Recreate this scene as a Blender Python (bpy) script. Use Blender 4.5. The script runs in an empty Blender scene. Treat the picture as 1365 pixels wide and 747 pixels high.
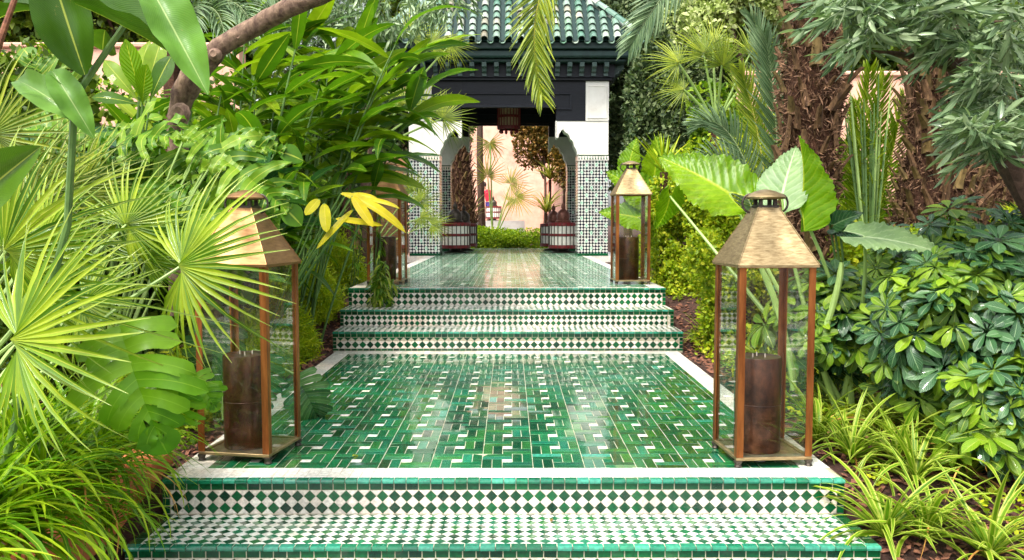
import bpy, math, random
import numpy as np
from mathutils import Vector, Matrix, Euler
random.seed(7); rng = np.random.default_rng(7)
PI = math.pi
scene = bpy.context.scene
C = scene.collection

# ---------------------------------------------------------------- camera, world, sun, exposure
F = 1130.0; PITCH = math.atan(76.5 / F); YAW = -math.atan(2.5 / F)
cam = bpy.data.cameras.new('camera'); co = bpy.data.objects.new('camera', cam); C.objects.link(co)
cam.sensor_width = 36; cam.lens = 36 * F / 1365; cam.clip_end = 500; cam.clip_start = 0.05
CAMZ = 1.2
co.location = (0, 0, CAMZ); co.rotation_euler = (PI / 2 - PITCH, 0, YAW)
scene.camera = co
CR = Euler((PI / 2 - PITCH, 0, YAW)).to_matrix()
def at(px, py, Y):
    d = CR @ Vector(((px - 682.5) / F, (373.5 - py) / F, -1))
    return Vector((0, 0, CAMZ)) + d * (Y / d.y)

SUN_EL, SUN_AZ = math.radians(60), math.radians(212)      # azimuth clockwise from +Y
w = bpy.data.worlds.new('World'); scene.world = w; w.use_nodes = True
nt = w.node_tree; nt.nodes.clear()
sky = nt.nodes.new('ShaderNodeTexSky'); sky.sky_type = 'NISHITA'; sky.sun_disc = False
sky.sun_elevation = SUN_EL; sky.sun_rotation = SUN_AZ; sky.dust_density = 4; sky.ozone_density = 1
hs = nt.nodes.new('ShaderNodeHueSaturation'); hs.inputs['Saturation'].default_value = 0.25
bg = nt.nodes.new('ShaderNodeBackground'); bg.inputs[1].default_value = 0.15
ow = nt.nodes.new('ShaderNodeOutputWorld')
nt.links.new(sky.outputs[0], hs.inputs['Color']); nt.links.new(hs.outputs[0], bg.inputs[0]); nt.links.new(bg.outputs[0], ow.inputs[0])
sl = bpy.data.lights.new('sun', 'SUN'); sl.energy = 1.5; sl.angle = math.radians(10); sl.color = (1, 0.94, 0.84)
so = bpy.data.objects.new('sun', sl); C.objects.link(so)
sd = Vector((math.sin(SUN_AZ) * math.cos(SUN_EL), math.cos(SUN_AZ) * math.cos(SUN_EL), math.sin(SUN_EL)))
so.rotation_euler = sd.to_track_quat('Z', 'Y').to_euler(); so.location = sd * 30
scene.view_settings.view_transform = 'Standard'; scene.view_settings.look = 'None'
scene.view_settings.exposure = 1.58; scene.view_settings.gamma = 1.0
scene.cycles.max_bounces = 7; scene.cycles.transparent_max_bounces = 24
scene.cycles.diffuse_bounces = 3; scene.cycles.glossy_bounces = 3; scene.cycles.transmission_bounces = 4
scene.cycles.caustics_reflective = False; scene.cycles.caustics_refractive = False

# ---------------------------------------------------------------- materials
class N:
    def __init__(s, name):
        s.m = bpy.data.materials.new(name); s.m.use_nodes = True; s.t = s.m.node_tree; s.t.nodes.clear()
        s.out = s.t.nodes.new('ShaderNodeOutputMaterial')
    def n(s, typ, **kw):
        x = s.t.nodes.new('ShaderNode' + typ)
        for k, v in kw.items():
            if k[0] == 'i' and k[1:].isdigit(): s.set(x.inputs[int(k[1:])], v)
            elif k.startswith('in_'): s.set(x.inputs[k[3:].replace('_', ' ')], v)
            else: setattr(x, k, v)
        return x
    def set(s, inp, v):
        if isinstance(v, bpy.types.NodeSocket): s.t.links.new(v, inp)
        elif isinstance(v, bpy.types.Node): s.t.links.new(v.outputs[0], inp)
        elif isinstance(v, (tuple, list)) and len(v) == 3 and inp.type == 'RGBA': inp.default_value = (*v, 1)
        else: inp.default_value = v
    def math(s, op, a, b=0.0, c=None):
        x = s.n('Math', operation=op); s.set(x.inputs[0], a); s.set(x.inputs[1], b)
        if c is not None: s.set(x.inputs[2], c)
        return x.outputs[0]
    def mix(s, f, a, b, mode='MIX'):
        x = s.n('MixRGB', blend_type=mode); s.set(x.inputs[0], f); s.set(x.inputs[1], a); s.set(x.inputs[2], b); return x.outputs[0]
    def ramp(s, f, stops):
        x = s.n('ValToRGB'); s.set(x.inputs[0], f); e = x.color_ramp.elements
        while len(e) < len(stops): e.new(0.5)
        for k, (p, c) in enumerate(stops):
            e[k].position = p; e[k].color = (*c, 1) if len(c) == 3 else c
        return x.outputs[0]
    def noise(s, scale, detail=3, vec=None, rough=0.6, out=0):
        x = s.n('TexNoise'); x.inputs['Scale'].default_value = scale; x.inputs['Detail'].default_value = detail; x.inputs['Roughness'].default_value = rough
        if vec is not None: s.set(x.inputs['Vector'], vec)
        return x.outputs[out]
    def rnd(s):   # random per piece (object and loose island)
        return s.math('FRACT', s.math('ADD', s.n('ObjectInfo').outputs['Random'], s.n('NewGeometry').outputs['Random Per Island']))
    def pos(s): return s.n('NewGeometry').outputs['Position']
    def bump(s, h, strength=0.3, dist=0.01):
        x = s.n('Bump'); x.inputs['Strength'].default_value = strength; x.inputs['Distance'].default_value = dist; s.set(x.inputs['Height'], h); return x.outputs[0]
    def bsdf(s, col, rough, metal=0.0, normal=None, spec=0.5, coat=0.0):
        b = s.n('BsdfPrincipled'); s.set(b.inputs['Base Color'], col); s.set(b.inputs['Roughness'], rough); s.set(b.inputs['Metallic'], metal)
        b.inputs['Specular IOR Level'].default_value = spec; b.inputs['Coat Weight'].default_value = coat
        if normal is not None: s.set(b.inputs['Normal'], normal)
        return b.outputs[0]
    def end(s, sh): s.t.links.new(sh, s.out.inputs[0]); return s.m

def glazed(name, cols, rough=0.13, chips=0.0, spec=0.6, coat=0.25, stain=0.0):
    m = N(name); r = m.rnd(); k = len(cols)
    c = m.ramp(r, [(i / max(1, k - 1), cc) for i, cc in enumerate(cols)])
    p = m.pos()
    n1 = m.noise(60, 3, p); c = m.mix(0.55, c, m.ramp(n1, [(0.3, (0.35, 0.35, 0.35)), (0.7, (1.35, 1.35, 1.35))]), 'MULTIPLY')
    n2 = m.noise(9, 2, p); c = m.mix(0.7, c, m.ramp(m.noise(1.6, 3, p), [(0.32, (0.6, 0.62, 0.6)), (0.5, (1, 1, 1)), (0.7, (1.7, 1.45, 1.3))]), 'MULTIPLY')
    if stain: c = m.mix(m.math('MULTIPLY', m.ramp(m.noise(7, 6, p, 0.75), [(0.48, (0, 0, 0)), (0.72, (1, 1, 1))]), stain), c, (0.42, 0.33, 0.22))
    if chips:
        ch = m.ramp(m.noise(140, 4, p, 0.7), [(0.70, (0, 0, 0)), (0.74, (1, 1, 1))]); c = m.mix(m.math('MULTIPLY', ch, chips), c, (0.5, 0.33, 0.22))
    b = m.bump(m.math('ADD', n2, m.math('MULTIPLY', n1, 0.15)), 0.2, 0.005)
    rr = m.math('MULTIPLY_ADD', m.noise(14, 2, p), 0.25, rough - 0.09)
    return m.end(m.bsdf(c, rr, 0, b, spec, coat))
M = {}
M['green'] = glazed('green_glaze', [(0.002, 0.045, 0.02), (0.003, 0.08, 0.03), (0.004, 0.12, 0.045), (0.006, 0.16, 0.06), (0.025, 0.16, 0.03), (0.012, 0.20, 0.11), (0.003, 0.06, 0.025), (0.004, 0.10, 0.04)], 0.10, 0, 0.7, 0.7)
M['terrace'] = glazed('pale_terrace_glaze', [(0.02, 0.12, 0.06), (0.06, 0.22, 0.12), (0.16, 0.34, 0.22), (0.015, 0.10, 0.045), (0.28, 0.42, 0.30), (0.05, 0.18, 0.10)], 0.16, 0, 0.5, 0.3)
M['dgreen'] = glazed('dark_green_glaze', [(0.001, 0.03, 0.014), (0.002, 0.065, 0.022), (0.003, 0.10, 0.03)], 0.16, 0.5, 0.4)
M['teal'] = glazed('teal_glaze', [(0.003, 0.10, 0.05), (0.01, 0.19, 0.11), (0.04, 0.28, 0.19), (0.004, 0.12, 0.05), (0.008, 0.16, 0.08)], 0.10, 0.5)
M['white'] = glazed('white_glaze', [(0.78, 0.75, 0.68), (0.7, 0.68, 0.6), (0.84, 0.82, 0.76), (0.76, 0.7, 0.64)], 0.2, 0.5, 0.5, 0.2, 0.4)
M['wtile'] = glazed('white_diamond_glaze', [(0.74, 0.66, 0.6), (0.66, 0.6, 0.54), (0.82, 0.79, 0.73)], 0.25, 0.5, 0.5, 0.1, 0.45)

def simple(name, c1, c2, scale, rough=0.8, bumpd=0.01, bs=0.5, metal=0.0, spec=0.4, stretch=None, blotch=0.0):
    m = N(name); p = m.pos()
    if stretch:
        mp = m.n('Mapping'); m.set(mp.inputs[0], p); mp.inputs['Scale'].default_value = stretch; p = mp.outputs[0]
    n1 = m.noise(scale, 6, p, 0.65)
    c = m.mix(m.ramp(n1, [(0.3, (0, 0, 0)), (0.7, (1, 1, 1))]), c1, c2)
    c = m.mix(blotch, c, m.ramp(m.noise(0.9, 5, p, 0.7), [(0.3, (0.55, 0.5, 0.46)), (0.5, (1, 1, 1)), (0.75, (1.15, 1.12, 1.1))]), 'MULTIPLY')
    c = m.mix(0.35, c, m.ramp(m.rnd(), [(0, (0.5, 0.5, 0.5)), (1, (1.3, 1.3, 1.3))]), 'MULTIPLY')
    return m.end(m.bsdf(c, rough, metal, m.bump(n1, bs, bumpd), spec))
M['grout'] = simple('grout', (0.32, 0.27, 0.19), (0.54, 0.48, 0.36), 30, 0.9, 0.002)
M['mulch'] = simple('mulch_soil', (0.016, 0.008, 0.006), (0.11, 0.045, 0.03), 30, 0.95, 0.03, 1.0)
M['chip'] = simple('bark_chip', (0.10, 0.035, 0.025), (0.30, 0.13, 0.07), 60, 0.9, 0.003)
M['terracotta'] = simple('terracotta_render', (0.55, 0.13, 0.04), (0.72, 0.25, 0.10), 9, 0.85, 0.01)
M['plaster'] = simple('white_plaster', (0.70, 0.67, 0.60), (0.80, 0.78, 0.73), 3, 0.7, 0.002, 0.2, blotch=0.5)
M['peach'] = simple('peach_wall', (0.64, 0.32, 0.23), (0.76, 0.45, 0.34), 2.5, 0.85, 0.006, 0.4, blotch=0.7)
M['black'] = simple('dark_painted_wood', (0.004, 0.005, 0.008), (0.010, 0.012, 0.018), 6, 0.45, 0.002, 0.2, 0, 0.2, (1, 6, 6))
M['dkgreen'] = simple('dark_green_paint', (0.012, 0.03, 0.028), (0.02, 0.05, 0.045), 6, 0.45, 0.002, 0.2, 0, 0.25)
M['copper'] = simple('copper_post', (0.16, 0.045, 0.012), (0.48, 0.17, 0.045), 40, 0.38, 0.001, 0.3, 0.75, 0.5, (1, 1, 0.1))
M['brass'] = simple('aged_brass', (0.20, 0.135, 0.06), (0.50, 0.38, 0.20), 22, 0.42, 0.002, 0.35, 0.8, 0.5, (1, 1, 5))
M['brown_brass'] = simple('browned_brass', (0.20, 0.095, 0.035), (0.40, 0.23, 0.095), 12, 0.42, 0.002, 0.35, 0.8, 0.5, (1, 1, 5))
M['iron'] = simple('dark_iron', (0.03, 0.026, 0.022), (0.10, 0.08, 0.06), 40, 0.45, 0.001, 0.3, 0.6)
M['candle'] = simple('bronze_candle', (0.007, 0.004, 0.003), (0.11, 0.038, 0.014), 14, 0.34, 0.002, 0.3, 0.45, 0.5, (1, 1, 0.6))
M['wax'] = simple('dark_wax', (0.06, 0.04, 0.03), (0.2, 0.14, 0.1), 40, 0.4, 0.002, 0.3)
M['wick'] = simple('wick', (0.6, 0.5, 0.4), (0.8, 0.7, 0.6), 40, 0.9)
M['roof'] = glazed('roof_tile_glaze', [(0.07, 0.19, 0.13), (0.18, 0.29, 0.22), (0.36, 0.46, 0.39), (0.05, 0.15, 0.10), (0.28, 0.37, 0.30), (0.46, 0.53, 0.46), (0.26, 0.23, 0.16)], 0.25)
M['roofunder'] = simple('clay_underside', (0.36, 0.22, 0.14), (0.50, 0.34, 0.24), 20, 0.9)
M['red'] = simple('oxblood_leather', (0.12, 0.008, 0.012), (0.22, 0.02, 0.025), 30, 0.4, 0.001)
M['parch'] = simple('parchment', (0.60, 0.56, 0.50), (0.76, 0.72, 0.66), 20, 0.6, 0.001)
M['brick'] = simple('thin_brick', (0.36, 0.16, 0.07), (0.56, 0.30, 0.15), 20, 0.85, 0.004)
M['boot'] = simple('palm_boot', (0.03, 0.014, 0.008), (0.25, 0.14, 0.065), 30, 0.8, 0.006, 0.8, 0, 0.3, (1, 1, 0.3))
M['bootg'] = simple('green_palm_boot', (0.05, 0.032, 0.012), (0.25, 0.17, 0.06), 22, 0.8, 0.006, 0.8, 0, 0.3, (1, 1, 0.3))
M['fibre'] = simple('palm_fibre', (0.018, 0.009, 0.007), (0.10, 0.045, 0.025), 40, 0.95, 0.01, 1.0, 0, 0.2)
M['bark'] = simple('reddish_bark', (0.06, 0.03, 0.025), (0.36, 0.24, 0.16), 24, 0.85, 0.02, 0.9, 0, 0.3, (1, 1, 0.5))
M['dbark'] = simple('dark_bark', (0.05, 0.03, 0.02), (0.15, 0.09, 0.06), 18, 0.9, 0.02, 0.9)
M['stem'] = simple('green_stem', (0.06, 0.12, 0.03), (0.12, 0.22, 0.05), 12, 0.5, 0.002)
M['palestem'] = simple('pale_green_stem', (0.22, 0.34, 0.08), (0.34, 0.48, 0.14), 8, 0.45, 0.002)
M['skin'] = simple('skin', (0.35, 0.18, 0.11), (0.42, 0.23, 0.15), 20, 0.6)
M['redcloth'] = simple('red_cloth', (0.6, 0.02, 0.05), (0.75, 0.04, 0.08), 20, 0.8)
M['blue'] = simple('blue_cloth', (0.06, 0.04, 0.22), (0.10, 0.07, 0.32), 20, 0.85)
M['hair'] = simple('dark_hair', (0.02, 0.012, 0.01), (0.04, 0.025, 0.02), 20, 0.6)

m = N('lantern_glass')
tr = m.n('BsdfTransparent', in_Color=(0.985, 0.99, 0.985)); gl = m.n('BsdfGlossy', in_Roughness=0.02, in_Color=(0.9, 0.95, 0.95))
lw_ = m.n('LayerWeight', in_Blend=0.5); mx = m.n('MixShader')
m.set(mx.inputs[0], m.math('MULTIPLY_ADD', m.ramp(m.noise(9, 4, m.pos(), 0.7), [(0.5, (0, 0, 0)), (0.8, (1, 1, 1))]), 0.06, m.math('MULTIPLY_ADD', m.math('POWER', lw_.outputs['Facing'], 4.0), 0.8, 0.035))); m.set(mx.inputs[1], tr); m.set(mx.inputs[2], gl); M['glass'] = m.end(mx.outputs[0])

# zellige of the pavilion piers: a fine star lattice with pale green rosettes
m = N('zellige_star_mosaic'); tc = m.n('TexCoord').outputs['Object']; sx = m.n('SeparateXYZ'); m.set(sx.inputs[0], tc)
h = m.math('ADD', sx.outputs[0], sx.outputs[1]); v = sx.outputs[2]; q = 2 * PI / 0.096
def sn(a, k, ph=0): return m.math('SINE', m.math('MULTIPLY_ADD', a, k, ph))
q = 2 * PI / 0.064; cs = lambda a, k: m.math('COSINE', m.math('MULTIPLY', a, k))
dark = m.math('GREATER_THAN', m.math('ADD', cs(h, q), cs(v, q)), -0.05); dark2 = m.math('GREATER_THAN', m.math('ADD', cs(h, q * 2), cs(v, q * 2)), 0.9); dk = m.math('MAXIMUM', dark, dark2)
cold = m.ramp(m.noise(7, 1, tc), [(0.35, (0.006, 0.012, 0.03)), (0.5, (0.03, 0.02, 0.03)), (0.65, (0.004, 0.05, 0.035))])
base = m.mix(dk, (0.66, 0.66, 0.62), cold)
r1 = m.math('MULTIPLY', m.math('COSINE', m.math('MULTIPLY', h, 2 * PI / 0.2)), m.math('COSINE', m.math('MULTIPLY', v, 2 * PI / 0.31)))
ros = m.ramp(r1, [(0.6, (0, 0, 0)), (0.7, (1, 1, 1))]); inner = m.math('GREATER_THAN', r1, 0.95)
base = m.mix(m.math('MULTIPLY', ros, m.math('SUBTRACT', 1.0, m.math('MULTIPLY', dark2, 0.55))), base, (0.5, 0.68, 0.56)); base = m.mix(inner, base, (0.05, 0.3, 0.16))
M['zellige'] = m.end(m.bsdf(base, 0.2, 0, None, 0.5))

def leafmat(name, c1, c2, c3=None, vein=None, trans=0.35, rough=0.38, vw=0.03, side=22.0, margin=None, mw=0.30, bumps=0.4, coat=0.0, tipc=None):
    pale_ = name.startswith(('grey', 'pale', 'dark')); yw = lambda q: ((min(.8, q[0] * 1.18), q[1] * .89, q[2] * .45) if not pale_ else (q[0] * .92, q[1] * .92, q[2] * .85)) if q else q
    c1, c2, c3, vein, margin = yw(c1), yw(c2), yw(c3), yw(vein), yw(margin)
    m = N(name); c3 = c3 or c2; uvn = m.n('UVMap'); sx = m.n('SeparateXYZ'); m.set(sx.inputs[0], uvn.outputs[0])
    u, v = sx.outputs[0], sx.outputs[1]
    av = m.math('ABSOLUTE', m.math('SUBTRACT', v, 0.5))
    c = m.ramp(m.rnd(), [(0.0, c1), (0.5, c2), (1.0, c3)])
    p = m.pos(); n1 = m.noise(8, 3, p); c = m.mix(0.5, c, m.ramp(n1, [(0.3, (0.55, 0.6, 0.6)), (0.7, (1.35, 1.3, 1.2))]), 'MULTIPLY')
    sv = m.math('SINE', m.math('MULTIPLY', m.math('SUBTRACT', u, m.math('MULTIPLY', av, 0.55)), side * 2 * PI))
    if side: c = m.mix(m.math('MULTIPLY', m.ramp(sv, [(0.75, (0, 0, 0)), (1.0, (1, 1, 1))]), 0.28 if side < 20 else 0.12), c, vein or c3)
    sp_ = m.ramp(m.noise(45, 3, p, 0.7), [(0.66, (0, 0, 0)), (0.74, (1, 1, 1))]); c = m.mix(m.math('MULTIPLY', sp_, 0.35), c, (0.34, 0.26, 0.07))
    if margin is not None:
        mk = m.ramp(av, [(mw - 0.02, (0, 0, 0)), (mw + 0.02, (1, 1, 1))]); c = m.mix(mk, c, margin)
    if tipc is not None: c = m.mix(m.math('MULTIPLY', m.ramp(u, [(0.75, (0, 0, 0)), (1.0, (1, 1, 1))]), 0.7), c, tipc)
    if vein is not None: c = m.mix(m.ramp(av, [(vw * 0.5, (1, 1, 1)), (vw, (0, 0, 0))]), c, vein)
    b = m.bump(m.math('ADD', m.math('MULTIPLY', sv, 0.5), m.math('MULTIPLY', n1, 0.5)), bumps, 0.004)
    pr = m.bsdf(c, rough, 0, b, 0.28, coat * .45)
    t = m.n('BsdfTranslucent'); m.set(t.inputs[0], m.mix(0.6, c, (1.0, 1.25, 0.35), 'MULTIPLY')); m.set(t.inputs[1], b)
    x = m.n('MixShader'); x.inputs[0].default_value = trans; m.set(x.inputs[1], pr); m.set(x.inputs[2], t.outputs[0])
    return m.end(x.outputs[0])
L = {}
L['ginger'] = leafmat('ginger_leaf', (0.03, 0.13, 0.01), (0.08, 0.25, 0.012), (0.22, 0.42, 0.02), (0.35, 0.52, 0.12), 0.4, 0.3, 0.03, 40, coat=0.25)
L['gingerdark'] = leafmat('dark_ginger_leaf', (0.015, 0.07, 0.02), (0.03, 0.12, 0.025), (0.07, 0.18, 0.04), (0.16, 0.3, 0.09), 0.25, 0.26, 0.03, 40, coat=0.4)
L['canna'] = leafmat('canna_leaf', (0.025, 0.10, 0.01), (0.04, 0.14, 0.015), (0.08, 0.2, 0.025), (0.3, 0.46, 0.14), 0.35, 0.34, 0.022, 45, coat=0.2, bumps=0.1)
L['cannapale'] = leafmat('pale_canna_leaf', (0.12, 0.28, 0.05), (0.16, 0.34, 0.06), (0.2, 0.38, 0.09), (0.4, 0.55, 0.2), 0.35, 0.34, 0.022, 45, coat=0.2, bumps=0.1)
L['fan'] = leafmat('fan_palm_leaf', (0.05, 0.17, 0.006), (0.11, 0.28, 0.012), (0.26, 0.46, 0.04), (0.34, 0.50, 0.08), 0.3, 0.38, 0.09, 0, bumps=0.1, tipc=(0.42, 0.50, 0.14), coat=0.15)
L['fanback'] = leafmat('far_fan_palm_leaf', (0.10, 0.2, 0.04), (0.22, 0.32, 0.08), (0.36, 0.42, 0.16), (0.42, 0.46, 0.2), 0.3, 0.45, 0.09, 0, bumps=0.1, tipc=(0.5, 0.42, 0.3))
L['frond'] = leafmat('feather_palm_leaf', (0.07, 0.16, 0.04), (0.12, 0.26, 0.04), (0.26, 0.42, 0.05), (0.4, 0.5, 0.14), 0.35, 0.4, 0.10, 0, bumps=0.1)
L['frondgrey'] = leafmat('grey_palm_leaf', (0.07, 0.14, 0.07), (0.12, 0.21, 0.11), (0.24, 0.34, 0.2), (0.3, 0.38, 0.2), 0.25, 0.4, 0.10, 0, bumps=0.1)
L['monstera'] = leafmat('split_leaf', (0.07, 0.26, 0.015), (0.10, 0.32, 0.02), (0.16, 0.40, 0.03), (0.17, 0.42, 0.05), 0.4, 0.36, 0.03, 0, coat=0.2)
L['philo'] = leafmat('lobed_leaf', (0.04, 0.15, 0.012), (0.08, 0.25, 0.02), (0.16, 0.36, 0.04), (0.30, 0.48, 0.12), 0.35, 0.45, 0.05, 0, coat=0.05)
L['ear'] = leafmat('elephant_ear_leaf', (0.11, 0.31, 0.008), (0.13, 0.35, 0.01), (0.18, 0.4, 0.012), (0.32, 0.52, 0.06), 0.45, 0.33, 0.03, 11, bumps=0.6)
L['earpale'] = leafmat('pale_elephant_ear_leaf', (0.22, 0.36, 0.16), (0.26, 0.40, 0.18), (0.30, 0.44, 0.22), (0.55, 0.68, 0.42), 0.35, 0.4, 0.03, 9, bumps=0.3)
L['yellow'] = leafmat('yellowing_leaf', (0.34, 0.42, 0.02), (0.46, 0.48, 0.02), (0.26, 0.42, 0.02), (0.5, 0.56, 0.14), 0.4, 0.35, 0.03, 30)
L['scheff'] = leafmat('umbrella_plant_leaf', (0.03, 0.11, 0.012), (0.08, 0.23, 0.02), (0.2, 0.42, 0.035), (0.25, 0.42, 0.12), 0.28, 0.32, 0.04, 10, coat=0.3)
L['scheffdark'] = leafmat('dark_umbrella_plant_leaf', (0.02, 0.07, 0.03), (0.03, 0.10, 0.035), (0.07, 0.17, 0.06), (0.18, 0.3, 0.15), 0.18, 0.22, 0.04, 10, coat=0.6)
L['spider'] = leafmat('striped_blade', (0.09, 0.27, 0.02), (0.16, 0.36, 0.025), (0.06, 0.2, 0.015), None, 0.35, 0.4, 0.0, 0, margin=(0.34, 0.52, 0.15), mw=0.27, bumps=0.1)
L['grass'] = leafmat('lily_turf_blade', (0.05, 0.2, 0.006), (0.15, 0.38, 0.01), (0.32, 0.56, 0.03), (0.3, 0.5, 0.1), 0.4, 0.33, 0.06, 0, bumps=0.1, coat=0.2)
L['fern'] = leafmat('feathery_needle', (0.16, 0.36, 0.02), (0.30, 0.5, 0.02), (0.46, 0.62, 0.04), None, 0.4, 0.5, 0, 0, bumps=0.1)
L['fine'] = leafmat('fine_shrub_leaf', (0.13, 0.3, 0.02), (0.26, 0.46, 0.03), (0.44, 0.58, 0.05), None, 0.35, 0.5, 0, 0, bumps=0.1)
L['hedge'] = leafmat('hedge_leaf', (0.10, 0.26, 0.015), (0.2, 0.42, 0.02), (0.36, 0.56, 0.03), None, 0.35, 0.5, 0, 0, bumps=0.1)
L['olive'] = leafmat('grey_green_leaf', (0.05, 0.10, 0.05), (0.17, 0.27, 0.13), (0.38, 0.48, 0.30), (0.32, 0.42, 0.26), 0.25, 0.33, 0.05, 0, bumps=0.1, coat=0.2)
L['cypress'] = leafmat('dark_evergreen_leaf', (0.03, 0.06, 0.025), (0.07, 0.11, 0.04), (0.2, 0.25, 0.12), None, 0.2, 0.6, 0, 0, bumps=0.1)
L['pale'] = leafmat('pale_tree_leaf', (0.24, 0.33, 0.08), (0.44, 0.52, 0.2), (0.62, 0.66, 0.36), None, 0.3, 0.6, 0, 0, bumps=0.1)
L['mid'] = leafmat('mid_green_leaf', (0.05, 0.16, 0.015), (0.12, 0.3, 0.02), (0.28, 0.48, 0.04), None, 0.35, 0.5, 0, 0, bumps=0.1)
L['tree'] = leafmat('tree_leaf', (0.03, 0.08, 0.015), (0.07, 0.16, 0.02), (0.16, 0.28, 0.04), None, 0.3, 0.5, 0, 0, bumps=0.1)
L['rust'] = leafmat('rusty_green_leaf', (0.06, 0.09, 0.03), (0.16, 0.13, 0.05), (0.34, 0.24, 0.12), None, 0.3, 0.6, 0, 0, bumps=0.1)

# ---------------------------------------------------------------- mesh helpers
def newmesh(name, V, faces, mats, uv=None, smooth=False, mi=None):
    """faces: list of int arrays (k,n) or list of tuples"""
    me = bpy.data.meshes.new(name); V = np.asarray(V, dtype=np.float32)
    arrs = [a for a in faces if len(a)]
    me.vertices.add(len(V)); me.vertices.foreach_set('co', V.ravel())
    loops = np.concatenate([np.asarray(a, dtype=np.int32).ravel() for a in arrs])
    sizes = np.concatenate([np.full(len(a), len(a[0]), dtype=np.int32) for a in arrs])
    starts = np.concatenate([[0], np.cumsum(sizes)[:-1]]).astype(np.int32)
    me.loops.add(len(loops)); me.loops.foreach_set('vertex_index', loops)
    me.polygons.add(len(sizes)); me.polygons.foreach_set('loop_start', starts)
    for mm in (mats if isinstance(mats, (list, tuple)) else [mats]): me.materials.append(mm)
    if mi is not None: me.polygons.foreach_set('material_index', np.asarray(mi, dtype=np.int32))
    if uv is not None:
        l = me.uv_layers.new(name='UVMap'); l.data.foreach_set('uv', np.asarray(uv, dtype=np.float32)[loops].ravel())
    me.update(calc_edges=True)
    me.polygons.foreach_set('use_smooth', np.full(len(sizes), bool(smooth)))
    me.validate()
    return me
class G:
    """geometry buffer: verts, quads, tris, ngons"""
    def __init__(s): s.V = []; s.F = []; s.MI = []; s.U = []
    def add(s, V, Fs, mi=0, uv=None):
        o = len(s.V); s.V += [tuple(v) for v in V]; s.F += [tuple(i + o for i in f) for f in Fs]; s.MI += [mi] * len(Fs)
        s.U += list(uv) if uv is not None else [(0.5, 0.5)] * len(V); return s
    def box(s, x0, x1, y0, y1, z0, z1, mi=0, bev=0.0):
        if bev <= 0:
            V = [(x, y, z) for z in (z0, z1) for x, y in ((x0, y0), (x1, y0), (x1, y1), (x0, y1))]
            return s.add(V, [(3, 2, 1, 0), (4, 5, 6, 7), (0, 1, 5, 4), (1, 2, 6, 5), (2, 3, 7, 6), (3, 0, 4, 7)], mi)
        b = bev
        def ring(i, z): return [(x0 + i, y0 + i, z), (x1 - i, y0 + i, z), (x1 - i, y1 - i, z), (x0 + i, y1 - i, z)]
        V = ring(b, z0) + ring(0, z0 + b) + ring(0, z1 - b) + ring(b, z1)
        Fs = [(3, 2, 1, 0), (12, 13, 14, 15)]
        for k in range(3):
            for j in range(4): Fs.append((k * 4 + j, k * 4 + (j + 1) % 4, k * 4 + 4 + (j + 1) % 4, k * 4 + 4 + j))
        return s.add(V, Fs, mi)
    def tube(s, pts, rad, n=8, mi=0, uvv=None, cap=True, jit=0.0):
        pts = [Vector(p) for p in pts]; V = []; k = len(pts); up = Vector((0.13, 0.21, 1)).normalized()
        if not hasattr(rad, '__len__'): rad = [rad] * k
        for i, p in enumerate(pts):
            d = (pts[min(i + 1, k - 1)] - pts[max(i - 1, 0)]).normalized()
            a = d.cross(up); a = a.normalized() if a.length > 1e-3 else Vector((1, 0, 0)); b = a.cross(d)
            for j in range(n):
                t = 2 * PI * j / n; r = rad[i] * (1 + random.uniform(-jit, jit)); V.append(p + (a * math.cos(t) + b * math.sin(t)) * r)
        Fs = [(i * n + j, (i + 1) * n + j, (i + 1) * n + (j + 1) % n, i * n + (j + 1) % n) for i in range(k - 1) for j in range(n)]
        if cap: Fs += [tuple(range(n)), tuple(reversed(range((k - 1) * n, k * n)))]
        return s.add(V, Fs, mi, [uvv] * len(V) if uvv else None)
    def lathe(s, prof, n=24, mi=0, c=(0, 0, 0)):
        V = [(c[0] + r * math.cos(2 * PI * j / n), c[1] + r * math.sin(2 * PI * j / n), c[2] + z) for r, z in prof for j in range(n)]
        Fs = [(i * n + j, i * n + (j + 1) % n, (i + 1) * n + (j + 1) % n, (i + 1) * n + j) for i in range(len(prof) - 1) for j in range(n)]
        Fs += [tuple(reversed(range(n))), tuple(range((len(prof) - 1) * n, len(prof) * n))]
        return s.add(V, Fs, mi)
    def prism(s, poly, y0, y1, mi=0):   # polygon in XZ extruded along Y
        n = len(poly); V = [(x, y0, z) for x, z in poly] + [(x, y1, z) for x, z in poly]
        Fs = [tuple(range(n)), tuple(reversed(range(n, 2 * n)))] + [(j, j + n, (j + 1) % n + n, (j + 1) % n) for j in range(n)]
        return s.add(V, Fs, mi)
    def mesh(s, name, mats, smooth=False):
        by = {}
        for f, q in zip(s.F, s.MI): by.setdefault(len(f), ([], []))[0].append(f); by[len(f)][1].append(q)
        fs = [np.array(by[k][0]) for k in sorted(by)]; mi = [i for k in sorted(by) for i in by[k][1]]
        me = newmesh(name, s.V, fs, mats, s.U, smooth, mi)
        if smooth: me.set_sharp_from_angle(angle=0.7)
        return me
def link(name, me, parent=None, loc=None, rot=None, mtx=None):
    o = bpy.data.objects.new(name, me); C.objects.link(o)
    if parent is not None: o.parent = parent
    if mtx is not None: o.matrix_basis = mtx
    else:
        if loc is not None: o.location = loc
        if rot is not None: o.rotation_euler = rot
    return o
def thing(name, label, cat, loc=(0, 0, 0), group=None, rz=0):
    o = link(name, None, None, loc, (0, 0, rz)); tag(o, label, cat, group); o.empty_display_size = 0.1; return o
def tag(o, label=None, cat=None, group=None, kind=None):
    for k, v in (('label', label), ('category', cat), ('group', group), ('kind', kind)):
        if v: o[k] = v
    return o
def struct(name, me, label, **kw): return tag(link(name, me, **kw), label, name.split('_')[-1], None, 'structure')

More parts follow.
